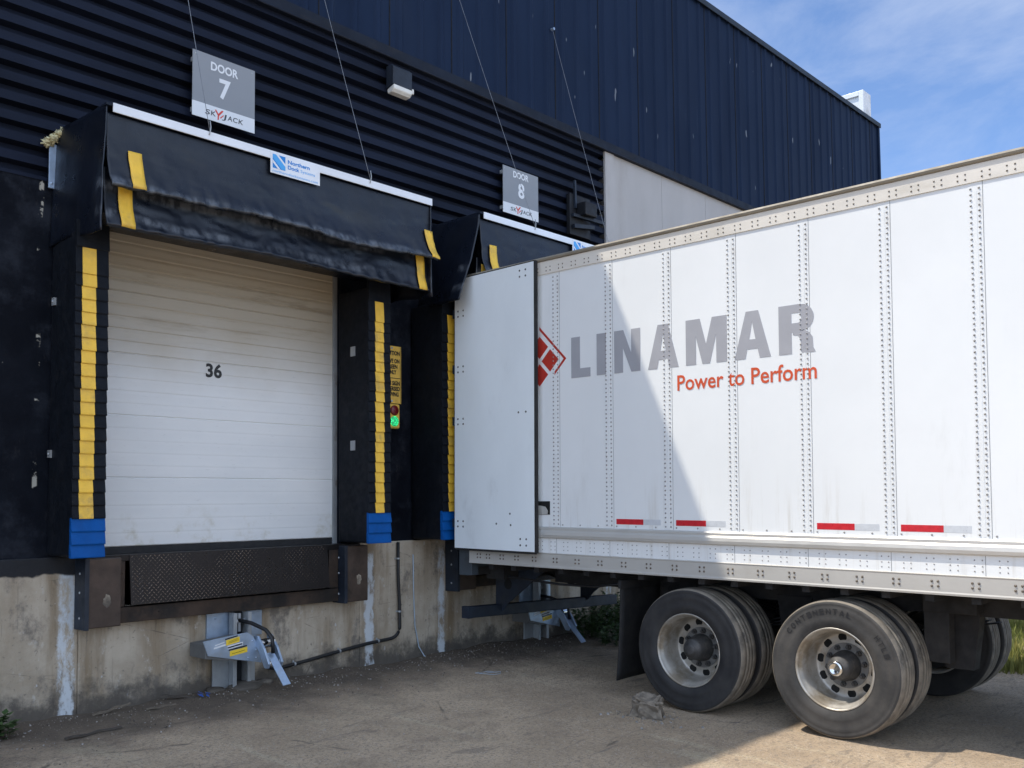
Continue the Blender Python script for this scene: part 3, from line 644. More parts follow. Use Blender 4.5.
loc = (-.50, .03, 2.79)
cs = thing('caution_sign', loc, 'narrow yellow caution sign on the black wall above the signal light', 'sign')
mb = MB(); mb.box(-.575, -.323, -.044, -.050, 2.795, 3.40); mb.box(-.54, -.50, -.044, .03, 3.3, 3.34); mb.box(-.40, -.36, -.044, .03, 3.3, 3.34); mb.box(-.40, -.36, -.044, .03, 2.85, 2.89)
for zz in (3.378, 2.818): mb.dome((-.447, -.05, zz), (0, -1, 0), .013, .008, 1)
mb.build('sign_panel', ['sign_yellow', 'zinc'], cs, loc)
mb = MB(); yt = -.050; cxs = -.449
for s_, z_, wd in (('CAUTION', 3.305, .215), ('MOVE ON', 3.222, .205), ('GREEN', 3.162, .15), ('ONLY', 3.104, .12), ('THIS SIGN', 2.987, .215), ('REVERSED', 2.929, .215), ('VIEWING', 2.870, .18)):
    text(mb, s_, (wd, .044), (cxs, yt, z_), (1, 0, 0), (0, 0, 1), .002, .045)
mb.box(-.57, -.330, -.050, -.0515, 3.057, 3.064); mb.box(-.3335, -.330, -.050, -.0515, 2.80, 3.395); mb.build('sign_lettering', 'ink_black', cs, loc)
loc = (-.43, .03, 2.53)
sl = thing('signal_light', loc, 'small yellow dock signal with dark red lamp above lit green lamp', 'signal light')
mb = MB(); mb.box(-.505, -.340, .028, -.055, 2.53, 2.79); mb.build('housing', 'sign_yellow', sl, loc, bevel=.02, seg=3)
MB().lathe([(0, .054), (.012, .053), (.02, .04), (.026, .0)], n=20).build('red_lens', 'lens_red', sl, (0, 0, 0))
MB().lathe([(0, .054), (.012, .053), (.02, .04), (.026, .0)], n=20).build('green_lens', 'lens_green', sl, (0, 0, 0))
for o in [x for x in bpy.data.objects if x.parent == sl and 'lens' in x.name]:
    o.rotation_euler = (0, 0, -math.pi/2); o.location = (.008, -.084, .19 if 'red' in o.name else .075)

# ------------------------------------------------------------------ dock levelers
def leveler(dx, label):
    loc = (-2.24+dx, 0, .8)
    r = thing('dock_leveler', loc, label, 'dock leveler', 'steel dock levelers set in the concrete wall')
    def pt(mb_, name, mats, parent=None, **k_): return mb_.build(name, mats, parent or r, loc, **k_)
    X = lambda v: v+dx
    for a, b in ((-3.652, -3.36), (-1.16, -.87)):
        mb = MB(); mb.box(X(a+.004), X(b), 0, -.185, .79, 1.335); bm_ = pt(mb, 'bumper', 'rust_light', bevel=.008)
        mb = MB(); mb.box(X(a-.004), X(a+.003), .0, -.2, .78, 1.34); mb.box(X(a), X(a+.03), -.186, -.2, .78, 1.34)
        for z in (.87, 1.07, 1.22): mb.dome((X(a-.004), -.1, z), (-1, 0, 0), .012, .008, 1)
        pt(mb, 'bumper_bracket', ['under_navy', 'zinc_dull'], bm_, bevel=.002)
        mb = MB(); xc = (a+b)/2+.03
        mb.add([(X(xc+.03*math.cos(t)*(1+.5*fb(math.cos(t)*2+a*9+dx, math.sin(t)*2, 0, 1, 3))), -.1865, 1.0+.05*math.sin(t)*(1+.5*fb(math.cos(t)*2, math.sin(t)*2+a*7, dx, 1, 3))) for t in [i*.3927 for i in range(16)]], [tuple(range(16))])
        pt(mb, 'bumper_scuff', 'concrete', bm_)
    mb = MB(); mb.box(X(-3.355), X(-1.165), .0, -.10, .80, .925); mb.box(X(-3.355), X(-3.29), .0, -.095, .93, 1.33); mb.box(X(-1.275), X(-1.165), 0, -.095, .93, 1.33)
    mb.box(X(-3.355), X(-1.165), .06, .075, .92, 1.30)
    for xx in (-3.0, -2.2, -1.5): mb.dome((X(xx), -.1, .87), (0, -1, 0), .01, .006)
    for zz in (1.0, 1.2): mb.dome((X(-1.22), -.095, zz), (0, -1, 0), .01, .006); mb.dome((X(-3.32), -.095, zz), (0, -1, 0), .01, .006)
    pt(mb, 'pit_frame', 'rust', bevel=.005)
    mb = MB(); mb.box(X(-3.60), X(-.90), .10, -.10, 1.300, 1.352); pt(mb, 'deck_edge', 'plate', bevel=.004)
    th = R(3)
    mb = MB(); mb.prism([(-.085, 1.345), (-.105, 1.35), (-.150, .945), (-.133, .943)], 'x', X(-3.262), X(-1.305)); d = Vector((0, -.045, -.405)).normalized(); nrm = Vector((0, -1, .111)).normalized()
    nrow = 20; pitch = .0205
    for i in range(nrow):
        ncol = int(1.93/pitch/1.9)
        for j in range(ncol):
            p = Vector((X(-3.25)+(j+.5*(i % 2))*pitch*1.9+.01, -.105, 1.345))+d*(.012+i*pitch*.99)+nrm*.0012
            s_ = 1 if (i+j) % 2 else -1
            ax = (Vector((1, 0, 0))*.72+d*s_*.7).normalized(); bx = nrm.cross(ax)
            v = [p-ax*.0125, p-bx*.0036+nrm*.0012, p+ax*.0125, p+bx*.0036+nrm*.0012, p+nrm*.0026]
            mb.add(v, [(0, 1, 4), (1, 2, 4), (2, 3, 4), (3, 0, 4)], 1)
    pt(mb, 'lip_plate', ['plate', 'tread'])
leveler(0, 'rust-brown dock leveler with raised diamond lip below white door 36')
leveler(4.0, 'rust-brown dock leveler behind the rear of the white trailer')

# ------------------------------------------------------------------ vehicle restraints
def restraint(dx, label, gnd, low=0.):
    loc = (-2.25+dx, 0, gnd)
    r = thing('vehicle_restraint', loc, label, 'vehicle restraint', 'galvanised hook restraints bolted under the dock levelers')
    def pt(mb_, name, mats, parent=None, **k_): return mb_.build(name, mats, parent or r, loc, **k_)
    X = lambda v: v+dx
    mb = MB(); mb.box(X(-2.52), X(-2.25), -.002, -.022, .56, .795); mb.dome((X(-2.44), -.022, .75), (0, -1, 0), .014, .01); pt(mb, 'mounting_plate', 'zinc')
    mb = MB(); mb.box(X(-2.125), X(-1.97), -.002, -.022, .56, .785); pt(mb, 'mounting_plate', 'zinc', bevel=.002)
    mb = MB()
    for a, b in ((-2.47, -2.31), (-2.19, -2.05)):
        mb.box(X(a), X(b), -.023, -.04, .02, .56)
    mb.box(X(-2.315), X(-2.30), -.041, -.14, .02, .79); mb.box(X(-2.19), X(-2.175), -.041, -.14, .02, .79)
    mb.box(X(-2.299), X(-2.191), -.023, -.05, .02, .79, 1)
    mb.box(X(-2.335), X(-2.30), -.141, -.153, .02, .79); mb.box(X(-2.19), X(-2.155), -.141, -.153, .02, .79)
    pt(mb, 'guide_rail', ['zinc_dull', 'black_steel'], bevel=.002)
    mb = MB(); mb.cyl((X(-2.30), -.09, .71), (X(-2.19), -.09, .71), .02, 10); mb.cyl((X(-2.245), -.09, .62), (X(-2.245), -.09, .78), .018, 8); pt(mb, 'spring', 'zinc_dull')
    n0 = set(bpy.data.objects)
    # carriage housing with a pointed front cover
    mb = MB(); mb.prism([(-2.70, .455), (-2.70, .57), (-2.30, .60), (-2.22, .52), (-2.22, .40), (-2.45, .41)], 'y', -.06, -.325)
    vs = mb.v[-12:]; mb.v[-12:] = [(x_+dx, y_, z_) for x_, y_, z_ in vs]
    cg = pt(mb, 'carriage', 'grey_box', bevel=.004)
    mb = MB(); mb.prism([(-2.727, .604), (-2.312, .640), (-2.252, .600), (-2.19, .50), (-2.165, .362), (-2.40, .415), (-2.68, .480)], 'y', -.326, -.338)
    vs = mb.v[-14:]; mb.v[-14:] = [(x_+dx, y_, z_) for x_, y_, z_ in vs]
    for a, b in ((-2.26, .56), (-2.22, .48), (-2.22, .41), (-2.30, .42)): mb.dome((X(a), -.338, b), (0, -1, 0), .011, .006)
    cv = pt(mb, 'front_cover', 'zinc', cg, bevel=.002)
    mb = MB()
    def lb(x0, x1, z0, z1, mi, sk=.02):
        mb.add([(X(x0), -.3395, z0), (X(x1), -.3395, z0+sk), (X(x1), -.3395, z1+sk), (X(x0), -.3395, z1)], [(0, 1, 2, 3)], mi)
    lb(-2.525, -2.405, .596, .607, 2); lb(-2.515, -2.385, .548, .594, 0); lb(-2.502, -2.355, .515, .545, 1); lb(-2.50, -2.36, .522, .534, 3); lb(-2.49, -2.315, .500, .513, 2); lb(-2.48, -2.31, .452, .498, 0)
    lb(-2.63, -2.52, .53, .545, 1); lb(-2.62, -2.53, .555, .565, 1); lb(-2.495, -2.395, .565, .569, 2); lb(-2.49, -2.40, .577, .58, 2); lb(-2.46, -2.33, .47, .474, 2)
    pt(mb, 'hazard_label', ['label_yellow', 'sign_white', 'ink_black', 'ink_blue'], cg)
    # rotating hook: two cheeks, pins and the steel finger between them
    for xa, ys_ in ((-2.225, -.03), (-2.075, .0)):
        mb = MB(); mb.prism([(ys_-.27, .60), (ys_-.33, .60), (ys_-.43, .50), (ys_-.51, .375), (ys_-.49, .335), (ys_-.44, .335), (ys_-.36, .46), (ys_-.27, .54)], 'x', X(xa), X(xa+.022)); pt(mb, 'hook_arm', 'zinc', bevel=.003)
    mb = MB(); mb.cyl((X(-2.22), -.36, .53), (X(-2.06), -.35, .53), .042, 16); pt(mb, 'roller', 'chrome')
    mb = MB(); mb.cyl((X(-2.20), -.47, .365), (X(-2.17), -.47, .365), .028, 12); pt(mb, 'pivot_pin', 'chrome'); mb = MB(); mb.cyl((X(-2.08), -.455, .37), (X(-2.06), -.455, .37), .028, 12); pt(mb, 'pivot_pin', 'chrome')
    mb = MB(); mb.tube([(X(-2.25), -.10, .72), (X(-2.20), -.22, .70), (X(-2.14), -.36, .645), (X(-2.12), -.43, .58), (X(-2.13), -.46, .45)], .018, 8); pt(mb, 'hose', 'cable')
    mb = MB(); a, b = Vector((X(-2.13), -.41, .45)), Vector((X(-2.115), -.655, .20)); mb.bar(a, b, .062, .012, 0, (1, 0, 0)) if False else mb.obox((a+b)/2, (b-a)/2, (.034, -.006, .004), Vector((0, .7, -.7))*.006); pt(mb, 'steel_finger', 'zinc', bevel=.003)
    for o in set(bpy.data.objects)-n0:
        if o.parent == r: o.location.z -= low
restraint(0, 'galvanised hook restraint with yellow label under door 36', .1)
restraint(4.05, 'galvanised hook restraint beneath the parked trailer, behind its underride bar', .1, .10)

# ------------------------------------------------------------------ cables on the wall
pts = [(-.352, -.03, 1.34), (-.352, -.03, 1.0), (-.335, -.03, .70), (-.33, -.03, .47)]
for i in range(1, 7): a = i/6*math.pi/2; pts.append((-.33-.13*(1-math.cos(a)), -.03, .47-.12*math.sin(a)))
pts += [(-.75, -.03, .335), (-1.1, -.03, .30), (-1.5, -.03, .255), (-1.8, -.03, .225), (-1.92, -.04, .25), (-1.97, -.1, .34)]
loc = (-.35, -.03, .2)
cb = thing('power_cable', loc, 'thick black cable clipped down the concrete wall to the hook restraint', 'cable')
MB().tube(pts, .017, 10).build('sheath', 'cable', cb, loc)
for p in ((-.352, -.03, 1.17), (-.335, -.03, .62), (-.62, -.03, .345), (-1.1, -.03, .30), (-1.62, -.03, .243)):
    v_ = p[0] > -.5; mb = MB(); mb.cyl((p[0], p[1], p[2]-.009) if v_ else (p[0]-.009, p[1], p[2]), (p[0], p[1], p[2]+.009) if v_ else (p[0]+.009, p[1], p[2]), .0195, 12)
    mb.box(p[0]-(.03 if v_ else .008), p[0]+(.03 if v_ else .008), -.004, -.012, p[2]-(.008 if v_ else .03), p[2]+(.008 if v_ else .03)); mb.build('cable_clip', 'zinc_dull', cb, loc)
loc = (-.05, -.02, .1)
cd = MB().tube([(-.13, -.012, 1.20), (-.125, -.012, .8), (-.11, -.015, .45), (-.06, -.02, .22), (-.01, -.05, .12), (.03, -.10, .085), (-.02, -.18, .075), (-.12, -.2, .07)], .0065, 6).build('loose_cord', 'string', None, loc)
tag(cd, 'thin pale cord hanging down the concrete wall and curling on the dirt', 'cord')

# ------------------------------------------------------------------ semi trailer
TO = (0, YR, 0)
WR, WF = YR-.017, YF-.017
tr = thing('semi_trailer', TO, 'long white riveted box trailer with grey lettering backed to dock 8', 'trailer')
tr.rotation_euler = (math.atan(TP), 0, 0); tr.location = (0, YR+.022, 0)
def tp(mb_, name, mats, parent=None, **k_): return mb_.build(name, mats, parent or tr, TO, **k_)
TY0, TY1, TW = -.60, -16.8, 2.59
PY, PD = -1.9195, .6257
mb = MB(); mb.box(0, .03, TY0-.02, TY1, 1.48, 3.935); y = -2.0
while y > -9: mb.dome((-.0005, y, 1.522), (-1, 0, 0), .008, .005, 1); y -= .6257/3
wall = tp(mb, 'side_wall', ['sheet', 'rivet'])
mb = MB(); mb.box(TW-.03, TW, TY0-.02, TY1, 1.10, 4.07); tp(mb, 'far_side_wall', 'sheet')
mb = MB(); mb.box(.03, TW-.03, TY1, TY1+.04, 1.1, 4.07); tp(mb, 'front_wall', 'sheet')
mb = MB(); mb.box(.01, TW-.01, TY0-.02, TY1, 4.06, 4.085); tp(mb, 'roof', 'sheet')
mb = MB(); mb.box(.03, TW-.03, TY0-.02, TY1, 1.16, 1.25)
y = TY0-.4
while y > TY1: mb.box(.03, TW-.03, y, y-.06, 1.06, 1.16); y -= .305
tp(mb, 'floor', 'chassis')
# top rail
mb = MB(); mb.prism([(.0, 3.922), (-.010, 3.922), (-.012, 4.045), (-.024, 4.05), (-.030, 4.068), (-.022, 4.082), (.05, 4.092), (.05, 4.07), (.0, 4.06)], 'x', 0, 1)
v = [(p[1], p[0]) for p in []]
mb = MB(); mb.prism([(.0, 3.922), (-.010, 3.922), (-.012, 4.044), (.0, 4.044)], 'y', TY0, TY1)
railmb = mb
mb = MB(); mb.prism([(.0, 4.046), (-.018, 4.046), (-.027, 4.052), (-.032, 4.066), (-.024, 4.082), (.06, 4.094), (.06, 4.075), (.0, 4.06)], 'y', TY0, TY1)
capmb = mb
mb = railmb; y = -.72
while y > -11:
    for dz in (3.95, 3.985): mb.dome((-.0105, y, dz), (-1, 0, 0), .0075, .005, 1); mb.dome((-.0105, y-.05, dz), (-1, 0, 0), .0075, .005, 1)
    y -= PD/4
rail = tp(mb, 'top_rail', ['cream_rail', 'bolt_dark']); tp(capmb, 'rail_cap', 'rail_cap', rail)
# posts
def post(y):
    mb = MB(); c = y
    mb.box(-.0010, .001, c-.050, c+.040, 1.505, 3.915)
    mb.prism([(-.004, c-.022), (-.0105, c-.016), (-.0105, c-.002), (-.004, c+.006)], 'z', 1.52, 3.87) if False else None
    mb.box(-.0024, -.0005, c-.013, c+.001, 1.515, 3.86)
    mb.box(-.0016, -.0005, c-.053, c-.050, 1.505, 3.925, 1)
    z = 1.53
    while z < 3.89:
        mb.dome((-.001, c+.026, z), (-1, 0, 0), .0085, .0082, 2); mb.dome((-.001, c-.028, z), (-1, 0, 0), .0085, .0082, 2); z += .0385
    return tp(mb, 'wall_post', ['post_sheet', 'groove', 'rivet'], wall)
first = post(PY)
PM = first.data
for i in range(1, 24):
    o = first.copy(); COL.objects.link(o); o.parent = wall; o.location = (0, -PD*i, 0)
o = first.copy(); COL.objects.link(o); o.parent = wall; o.location = (0, PD, 0)
# lower rails
mb = MB(); mb.prism([(.0, 1.392), (-.012, 1.392), (-.03, 1.402), (-.034, 1.425), (-.028, 1.452), (-.018, 1.468), (-.018, 1.49), (-.010, 1.502), (.0, 1.502)], 'y', TY0-.02, TY1)
tp(mb, 'rub_rail', 'alu_bright')
mb = MB(); mb.box(-.004, .02, TY0-.02, TY1, 1.25, 1.393); y = -1.70; i = 0
while y > -9.5:
    for dz in (1.285, 1.32, 1.36):
        mb.dome((-.004, y, dz), (-1, 0, 0), .0058, .004, 1); mb.dome((-.004, y-.05, dz), (-1, 0, 0), .0058, .004, 1)
    if i % 4 == 1: mb.box(-.0055, -.003, y-.068, y-.071, 1.252, 1.392, 2)
    y -= PD/4; i += 1
tp(mb, 'riveted_band', ['sheet', 'rivet', 'groove'])
mb = MB(); mb.prism([(.03, 1.112), (-.014, 1.112), (-.016, 1.125), (-.012, 1.135), (-.012, 1.24), (-.016, 1.25), (-.004, 1.256), (.03, 1.256)], 'y', TY0-.16, TY1)
ylist = [-.90, -1.03, -1.22, -1.42]; y = -1.65
while y > -9.5: ylist.append(y); y -= .2645
for y in ylist:
    for dy in (.021, -.021):
        for dz in (1.172, 1.205): mb.dome((-.0125, y+dy, dz), (-1, 0, 0), .0098, .008, 1, 7)
tp(mb, 'bottom_rail', ['alu', 'bolt_dark'])
mb = MB(); mb.box(.0, TW, TY0, TY0-.14, .98, 1.25); mb.box(-.002, .10, TY0, TY0-.18, .985, 1.255); mb.box(TW-.1, TW, TY0, TY0-.15, 1.25, 4.06); mb.box(.0, .1, TY0, TY0-.15, 1.25, 4.06); mb.box(.1, TW-.1, TY0, TY0-.15, 3.93, 4.06)
tp(mb, 'rear_frame', 'rear_frame', bevel=.004)
# reflective strips
def strip(y0, ln, mat, name):
    mb = MB(); mb.box(-.0012, .001, y0, y0-ln, 1.540, 1.588); return tp(mb, name, mat, wall)
for i in (1, 2, 4, 5, 7, 8, 10, 11):
    y = PY-PD*i-.078; strip(y, .29, 'tape_red', 'red_reflective_strip'); strip(y-.292, .18, 'tape_white', 'white_reflective_strip')
# holdback pocket
mb = MB(); mb.box(-.004, .001, -1.66, -1.843, 1.615, 1.742); hp = tp(mb, 'holdback_pocket_shade', 'hole', wall)
mb = MB(); mb.prism([(-1.66, 1.618), (-1.815, 1.618), (-1.82, 1.65), (-1.79, 1.69), (-1.72, 1.70), (-1.66, 1.70)], 'x', -.009, -.0035); tp(mb, 'holdback_hook', 'alu_bright', wall)
# lettering
LZ0, LZ1 = 2.888, 3.268
def letters():
    mb = MB(); H_ = LZ1-LZ0
    def poly(y0, y1, pts):  # pts in 0..1 x 0..1, x to the right = -y
        mb.prism([(y0+(y1-y0)*px, LZ0+H_*pz) for px, pz in pts], 'x', -.0029, .0005)
    # L I N A M A R
    y0, y1 = -2.115, -2.342; poly(y0, y1, [(0, 0), (1, 0), (1, .22), (.46, .22), (.46, 1), (0, 1)])
    y0, y1 = -2.415, -2.522; poly(y0, y1, [(0, 0), (1, 0), (1, 1), (0, 1)])
    y0, y1 = -2.615, -2.898
    poly(y0, y1, [(0, 0), (.34, 0), (.34, .58), (.66, 0), (1, 0), (1, 1), (.66, 1), (.66, .44), (.36, 1), (0, 1)])
    for y0, y1 in ((-2.980, -3.292), (-3.826, -4.146)):
        poly(y0, y1, [(0, 0), (.30, 0), (.345, .18), (.655, .18), (.70, 0), (1, 0), (.68, 1), (.605, 1), (.605, .39), (.395, .39), (.5, .83), (.5, 1), (.32, 1)][:0] or [(0, 0), (.30, 0), (.355, .2), (.5, .2), (.5, .4), (.41, .4), (.5, .78), (.5, 1), (.33, 1)])
        poly(y0, y1, [(1, 0), (.70, 0), (.645, .2), (.5, .2), (.5, .4), (.59, .4), (.5, .78), (.5, 1), (.67, 1)])
    y0, y1 = -3.366, -3.756
    poly(y0, y1, [(0, 0), (.25, 0), (.25, .62), (.41, 0), (.59, 0), (.75, .62), (.75, 0), (1, 0), (1, 1), (.65, 1), (.5, .42), (.35, 1), (0, 1)])
    y0, y1 = -4.216, -4.512
    arc = lambda cx_, cz_, rx, rz, a0, a1, n=9: [(cx_+rx*math.cos(R(a0+(a1-a0)*i/n)), cz_+rz*math.sin(R(a0+(a1-a0)*i/n))) for i in range(n+1)]
    # upper bowl split in two pieces round the counter
    poly(y0, y1, [(0, 0), (.36, 0), (.36, .38), (.36, 1), (0, 1)])
    poly(y0, y1, [(.36, .83), (.54, .83)]+arc(.54, .725, .10, .105, 90, -90)+[(.36, .62), (.36, .44), (.58, .44)]+arc(.60, .72, .38, .28, -80, 90)+[(.36, 1)])
    poly(y0, y1, [(.40, .44), (.62, .44), (.70, .47), (.86, .40), (.94, .30), (.95, .10), (1, .03), (1, 0), (.64, 0), (.61, .08), (.61, .26), (.54, .36), (.40, .38)])
    return tp(mb, 'company_lettering', 'letter_grey', wall)
letters()
mb = MB(); text(mb, 'Power to Perform', (1.245, .135), (-.0020, -3.278, 2.683), (0, -1, 0), (0, 0, 1), .0009, .012, 0, 'L'); tp(mb, 'slogan_lettering', 'letter_orange', wall)
mb = MB(); ec = Vector((-1.720, 3.083)); hd = .107; pit = .133
for k_, (dy, dz) in enumerate(((-1, 0), (0, 1), (0, -1), (1, 0))):
    c_ = (ec.x+dy*pit, ec.y+dz*pit)
    mb.prism([(c_[0]-hd, c_[1]), (c_[0], c_[1]+hd), (c_[0]+hd, c_[1]), (c_[0], c_[1]-hd)], 'x', -.0029, .0005)
E_ = .333; t_ = .031
mb.prism([(ec.x-E_, ec.y), (ec.x, ec.y+E_), (ec.x, ec.y+E_-t_), (ec.x-E_+t_, ec.y), (ec.x-E_+.145, ec.y-.145+t_), (ec.x-E_+.145, ec.y-.145-.0)], 'x', -.0029, .0005)
tp(mb, 'diamond_emblem', 'emblem_red', wall)
# open rear door leaf folded along the side
HX, HY = -.035, -.60; FX, FY = -.075, -1.742
dv = Vector((FX-HX, FY-HY, 0)); dl_ = dv.length; dv.normalize(); nv = Vector((-1, 0, 0)); nv = (nv-dv*nv.dot(dv)).normalized()
def P3(s_, o_, z): p = Vector((HX, HY, 0))+dv*s_+nv*o_; return Vector((p.x, p.y, z))
def leafbox(mb, s0, s1, o0, o1, z0, z1, mi=0):
    v = [P3(s0, o0, z0), P3(s1, o0, z0), P3(s1, o1, z0), P3(s0, o1, z0), P3(s0, o0, z1), P3(s1, o0, z1), P3(s1, o1, z1), P3(s0, o1, z1)]
    mb.add(v, [(0, 1, 2, 3), (7, 6, 5, 4), (4, 5, 1, 0), (5, 6, 2, 1), (6, 7, 3, 2), (7, 4, 0, 3)], mi)
mb = MB(); leafbox(mb, .0, dl_-.006, 0, .030, 1.262, 4.040); leafmb = mb
mb = leafmb
def bl_(s_, z): mb.dome(P3(s_, .030, z), nv, .011, .007, 1)
for z in (3.07, 2.53, 1.48, 3.65):
    for s_ in (.05, .13): bl_(s_, z); bl_(s_, z+.055)
for s_ in (.95, 1.03):
    for z in (1.32, 1.38, 3.92, 3.98): bl_(s_, z)
for s_, z in ((.62, 1.52), (.82, 1.51), (.81, 1.62), (.93, 2.60), (1.03, 2.60)): bl_(s_, z)
lf = tp(mb, 'rear_door', ['leaf_sheet', 'hub'])
mb = MB(); leafbox(mb, dl_-.006, dl_+.010, -.012, .026, 1.25, 4.05); leafbox(mb, 0, dl_-.006, -.010, .024, 1.240, 1.262); leafbox(mb, 0, dl_-.006, -.01, .024, 4.04, 4.052); leafbox(mb, -.012, 0, -.01, .026, 1.25, 4.05)
tp(mb, 'door_edge_seal', 'chassis', lf)
for z in (1.48, 2.53, 3.07, 3.65):
    mb = MB(); mb.bar(P3(-.02, .012, z-.01), P3(-.02, .012, z+.08), .04, .03); tp(mb, 'hinge', 'under_navy', lf)
# inside door panel facing the side wall seam, other leaf on the far side
mb = MB(); mb.box(TW+.03, TW+.065, -.62, -1.76, 1.26, 4.04); tp(mb, 'far_rear_door', 'leaf_sheet')
# underride guard
ux0, ux1 = .03, 2.545
mb = MB(); mb.obox((1.287, -.66, .562+.0), ((ux1-ux0)/2, 0, -.034), (0, .05, 0), (0, 0, .058)); ug = tp(mb, 'underride_guard', 'under_navy', bevel=.008)
mb = MB(); mb.box(ux0-.003, ux0+.05, -.608, -.712, .535, .656); tp(mb, 'guard_end_cap', 'under_navy', ug)
for sx in (.52, 1.95):
    mb = MB(); mb.prism([(-.62, 1.06), (-.62, .57), (-.72, .57), (-.80, .66), (-1.30, 1.02), (-1.30, 1.06)], 'x', sx, sx+.02)
    mb.box(sx+.02, sx+.14, -.61, -.63, .57, 1.06)
    mb.cyl((sx-.002, -.80, .86), (sx+.0, -.80, .86), .055, 20, 1); tp(mb, 'guard_strut', ['under_navy', 'hole'], ug)  # black disc stands for the darkness of the strut's hole
# cross member boxes under the rear
mb = MB(); mb.box(.3, 2.3, -.70, -.95, .93, 1.06); mb.box(.05, .30, -.62, -.75, .98, 1.06); tp(mb, 'rear_sill', 'chassis')
# sliding tandem
mb = MB()
for x_ in (.70, 1.78): mb.box(x_, x_+.11, -1.3, -7.2, .90, 1.06)
for y_ in (-2.3, -3.95, -5.55): mb.box(.81, 1.78, y_, y_-.10, .92, 1.04)
for y_, xs4 in ((-2.55, (.69, 1.77)), (-3.96, (.69, 1.77)), (-5.27, (.69,))):
    for x_ in xs4: mb.prism([(y_-.16, .95), (y_+.16, .95), (y_+.10, .50), (y_-.10, .50)], 'x', x_, x_+.13)
for yc in (WR, WF):
    for x_ in (.72, 1.80):
        for i in range(4): mb.prism([(yc-.62+i*.08, .72+i*.012), (yc, .60+i*.014), (yc+.62-i*.08, .72+i*.012), (yc+.62-i*.08, .732+i*.012), (yc, .613+i*.014), (yc-.62+i*.08, .732+i*.012)], 'x', x_, x_+.075)
mb.box(.52, .64, -5.08, -5.26, .56, 1.06); mb.box(.50, .66, -5.08, -5.46, .93, 1.06)
tp(mb, 'tandem_frame', 'chassis', bevel=.004)
def axle(yc):
    mb = MB(); mb.cyl((.25, yc, .51), (TW-.25, yc, .51), .065, 16); ax = tp(mb, 'axle', 'chassis')
    for x_ in (.72, 1.87): mb = MB(); mb.cyl((x_, yc+.17, .62), (x_, yc+.34, .62), .085, 16); tp(mb, 'brake_chamber', 'black_steel', ax)
    for a, b in ((.30, .66), (TW-.66, TW-.30)): mb = MB(); mb.cyl((a, yc, .51), (b, yc, .51), .25 if a > 1 else .205, 24); tp(mb, 'brake_drum', 'chassis', ax)
axle(WR); axle(WF)
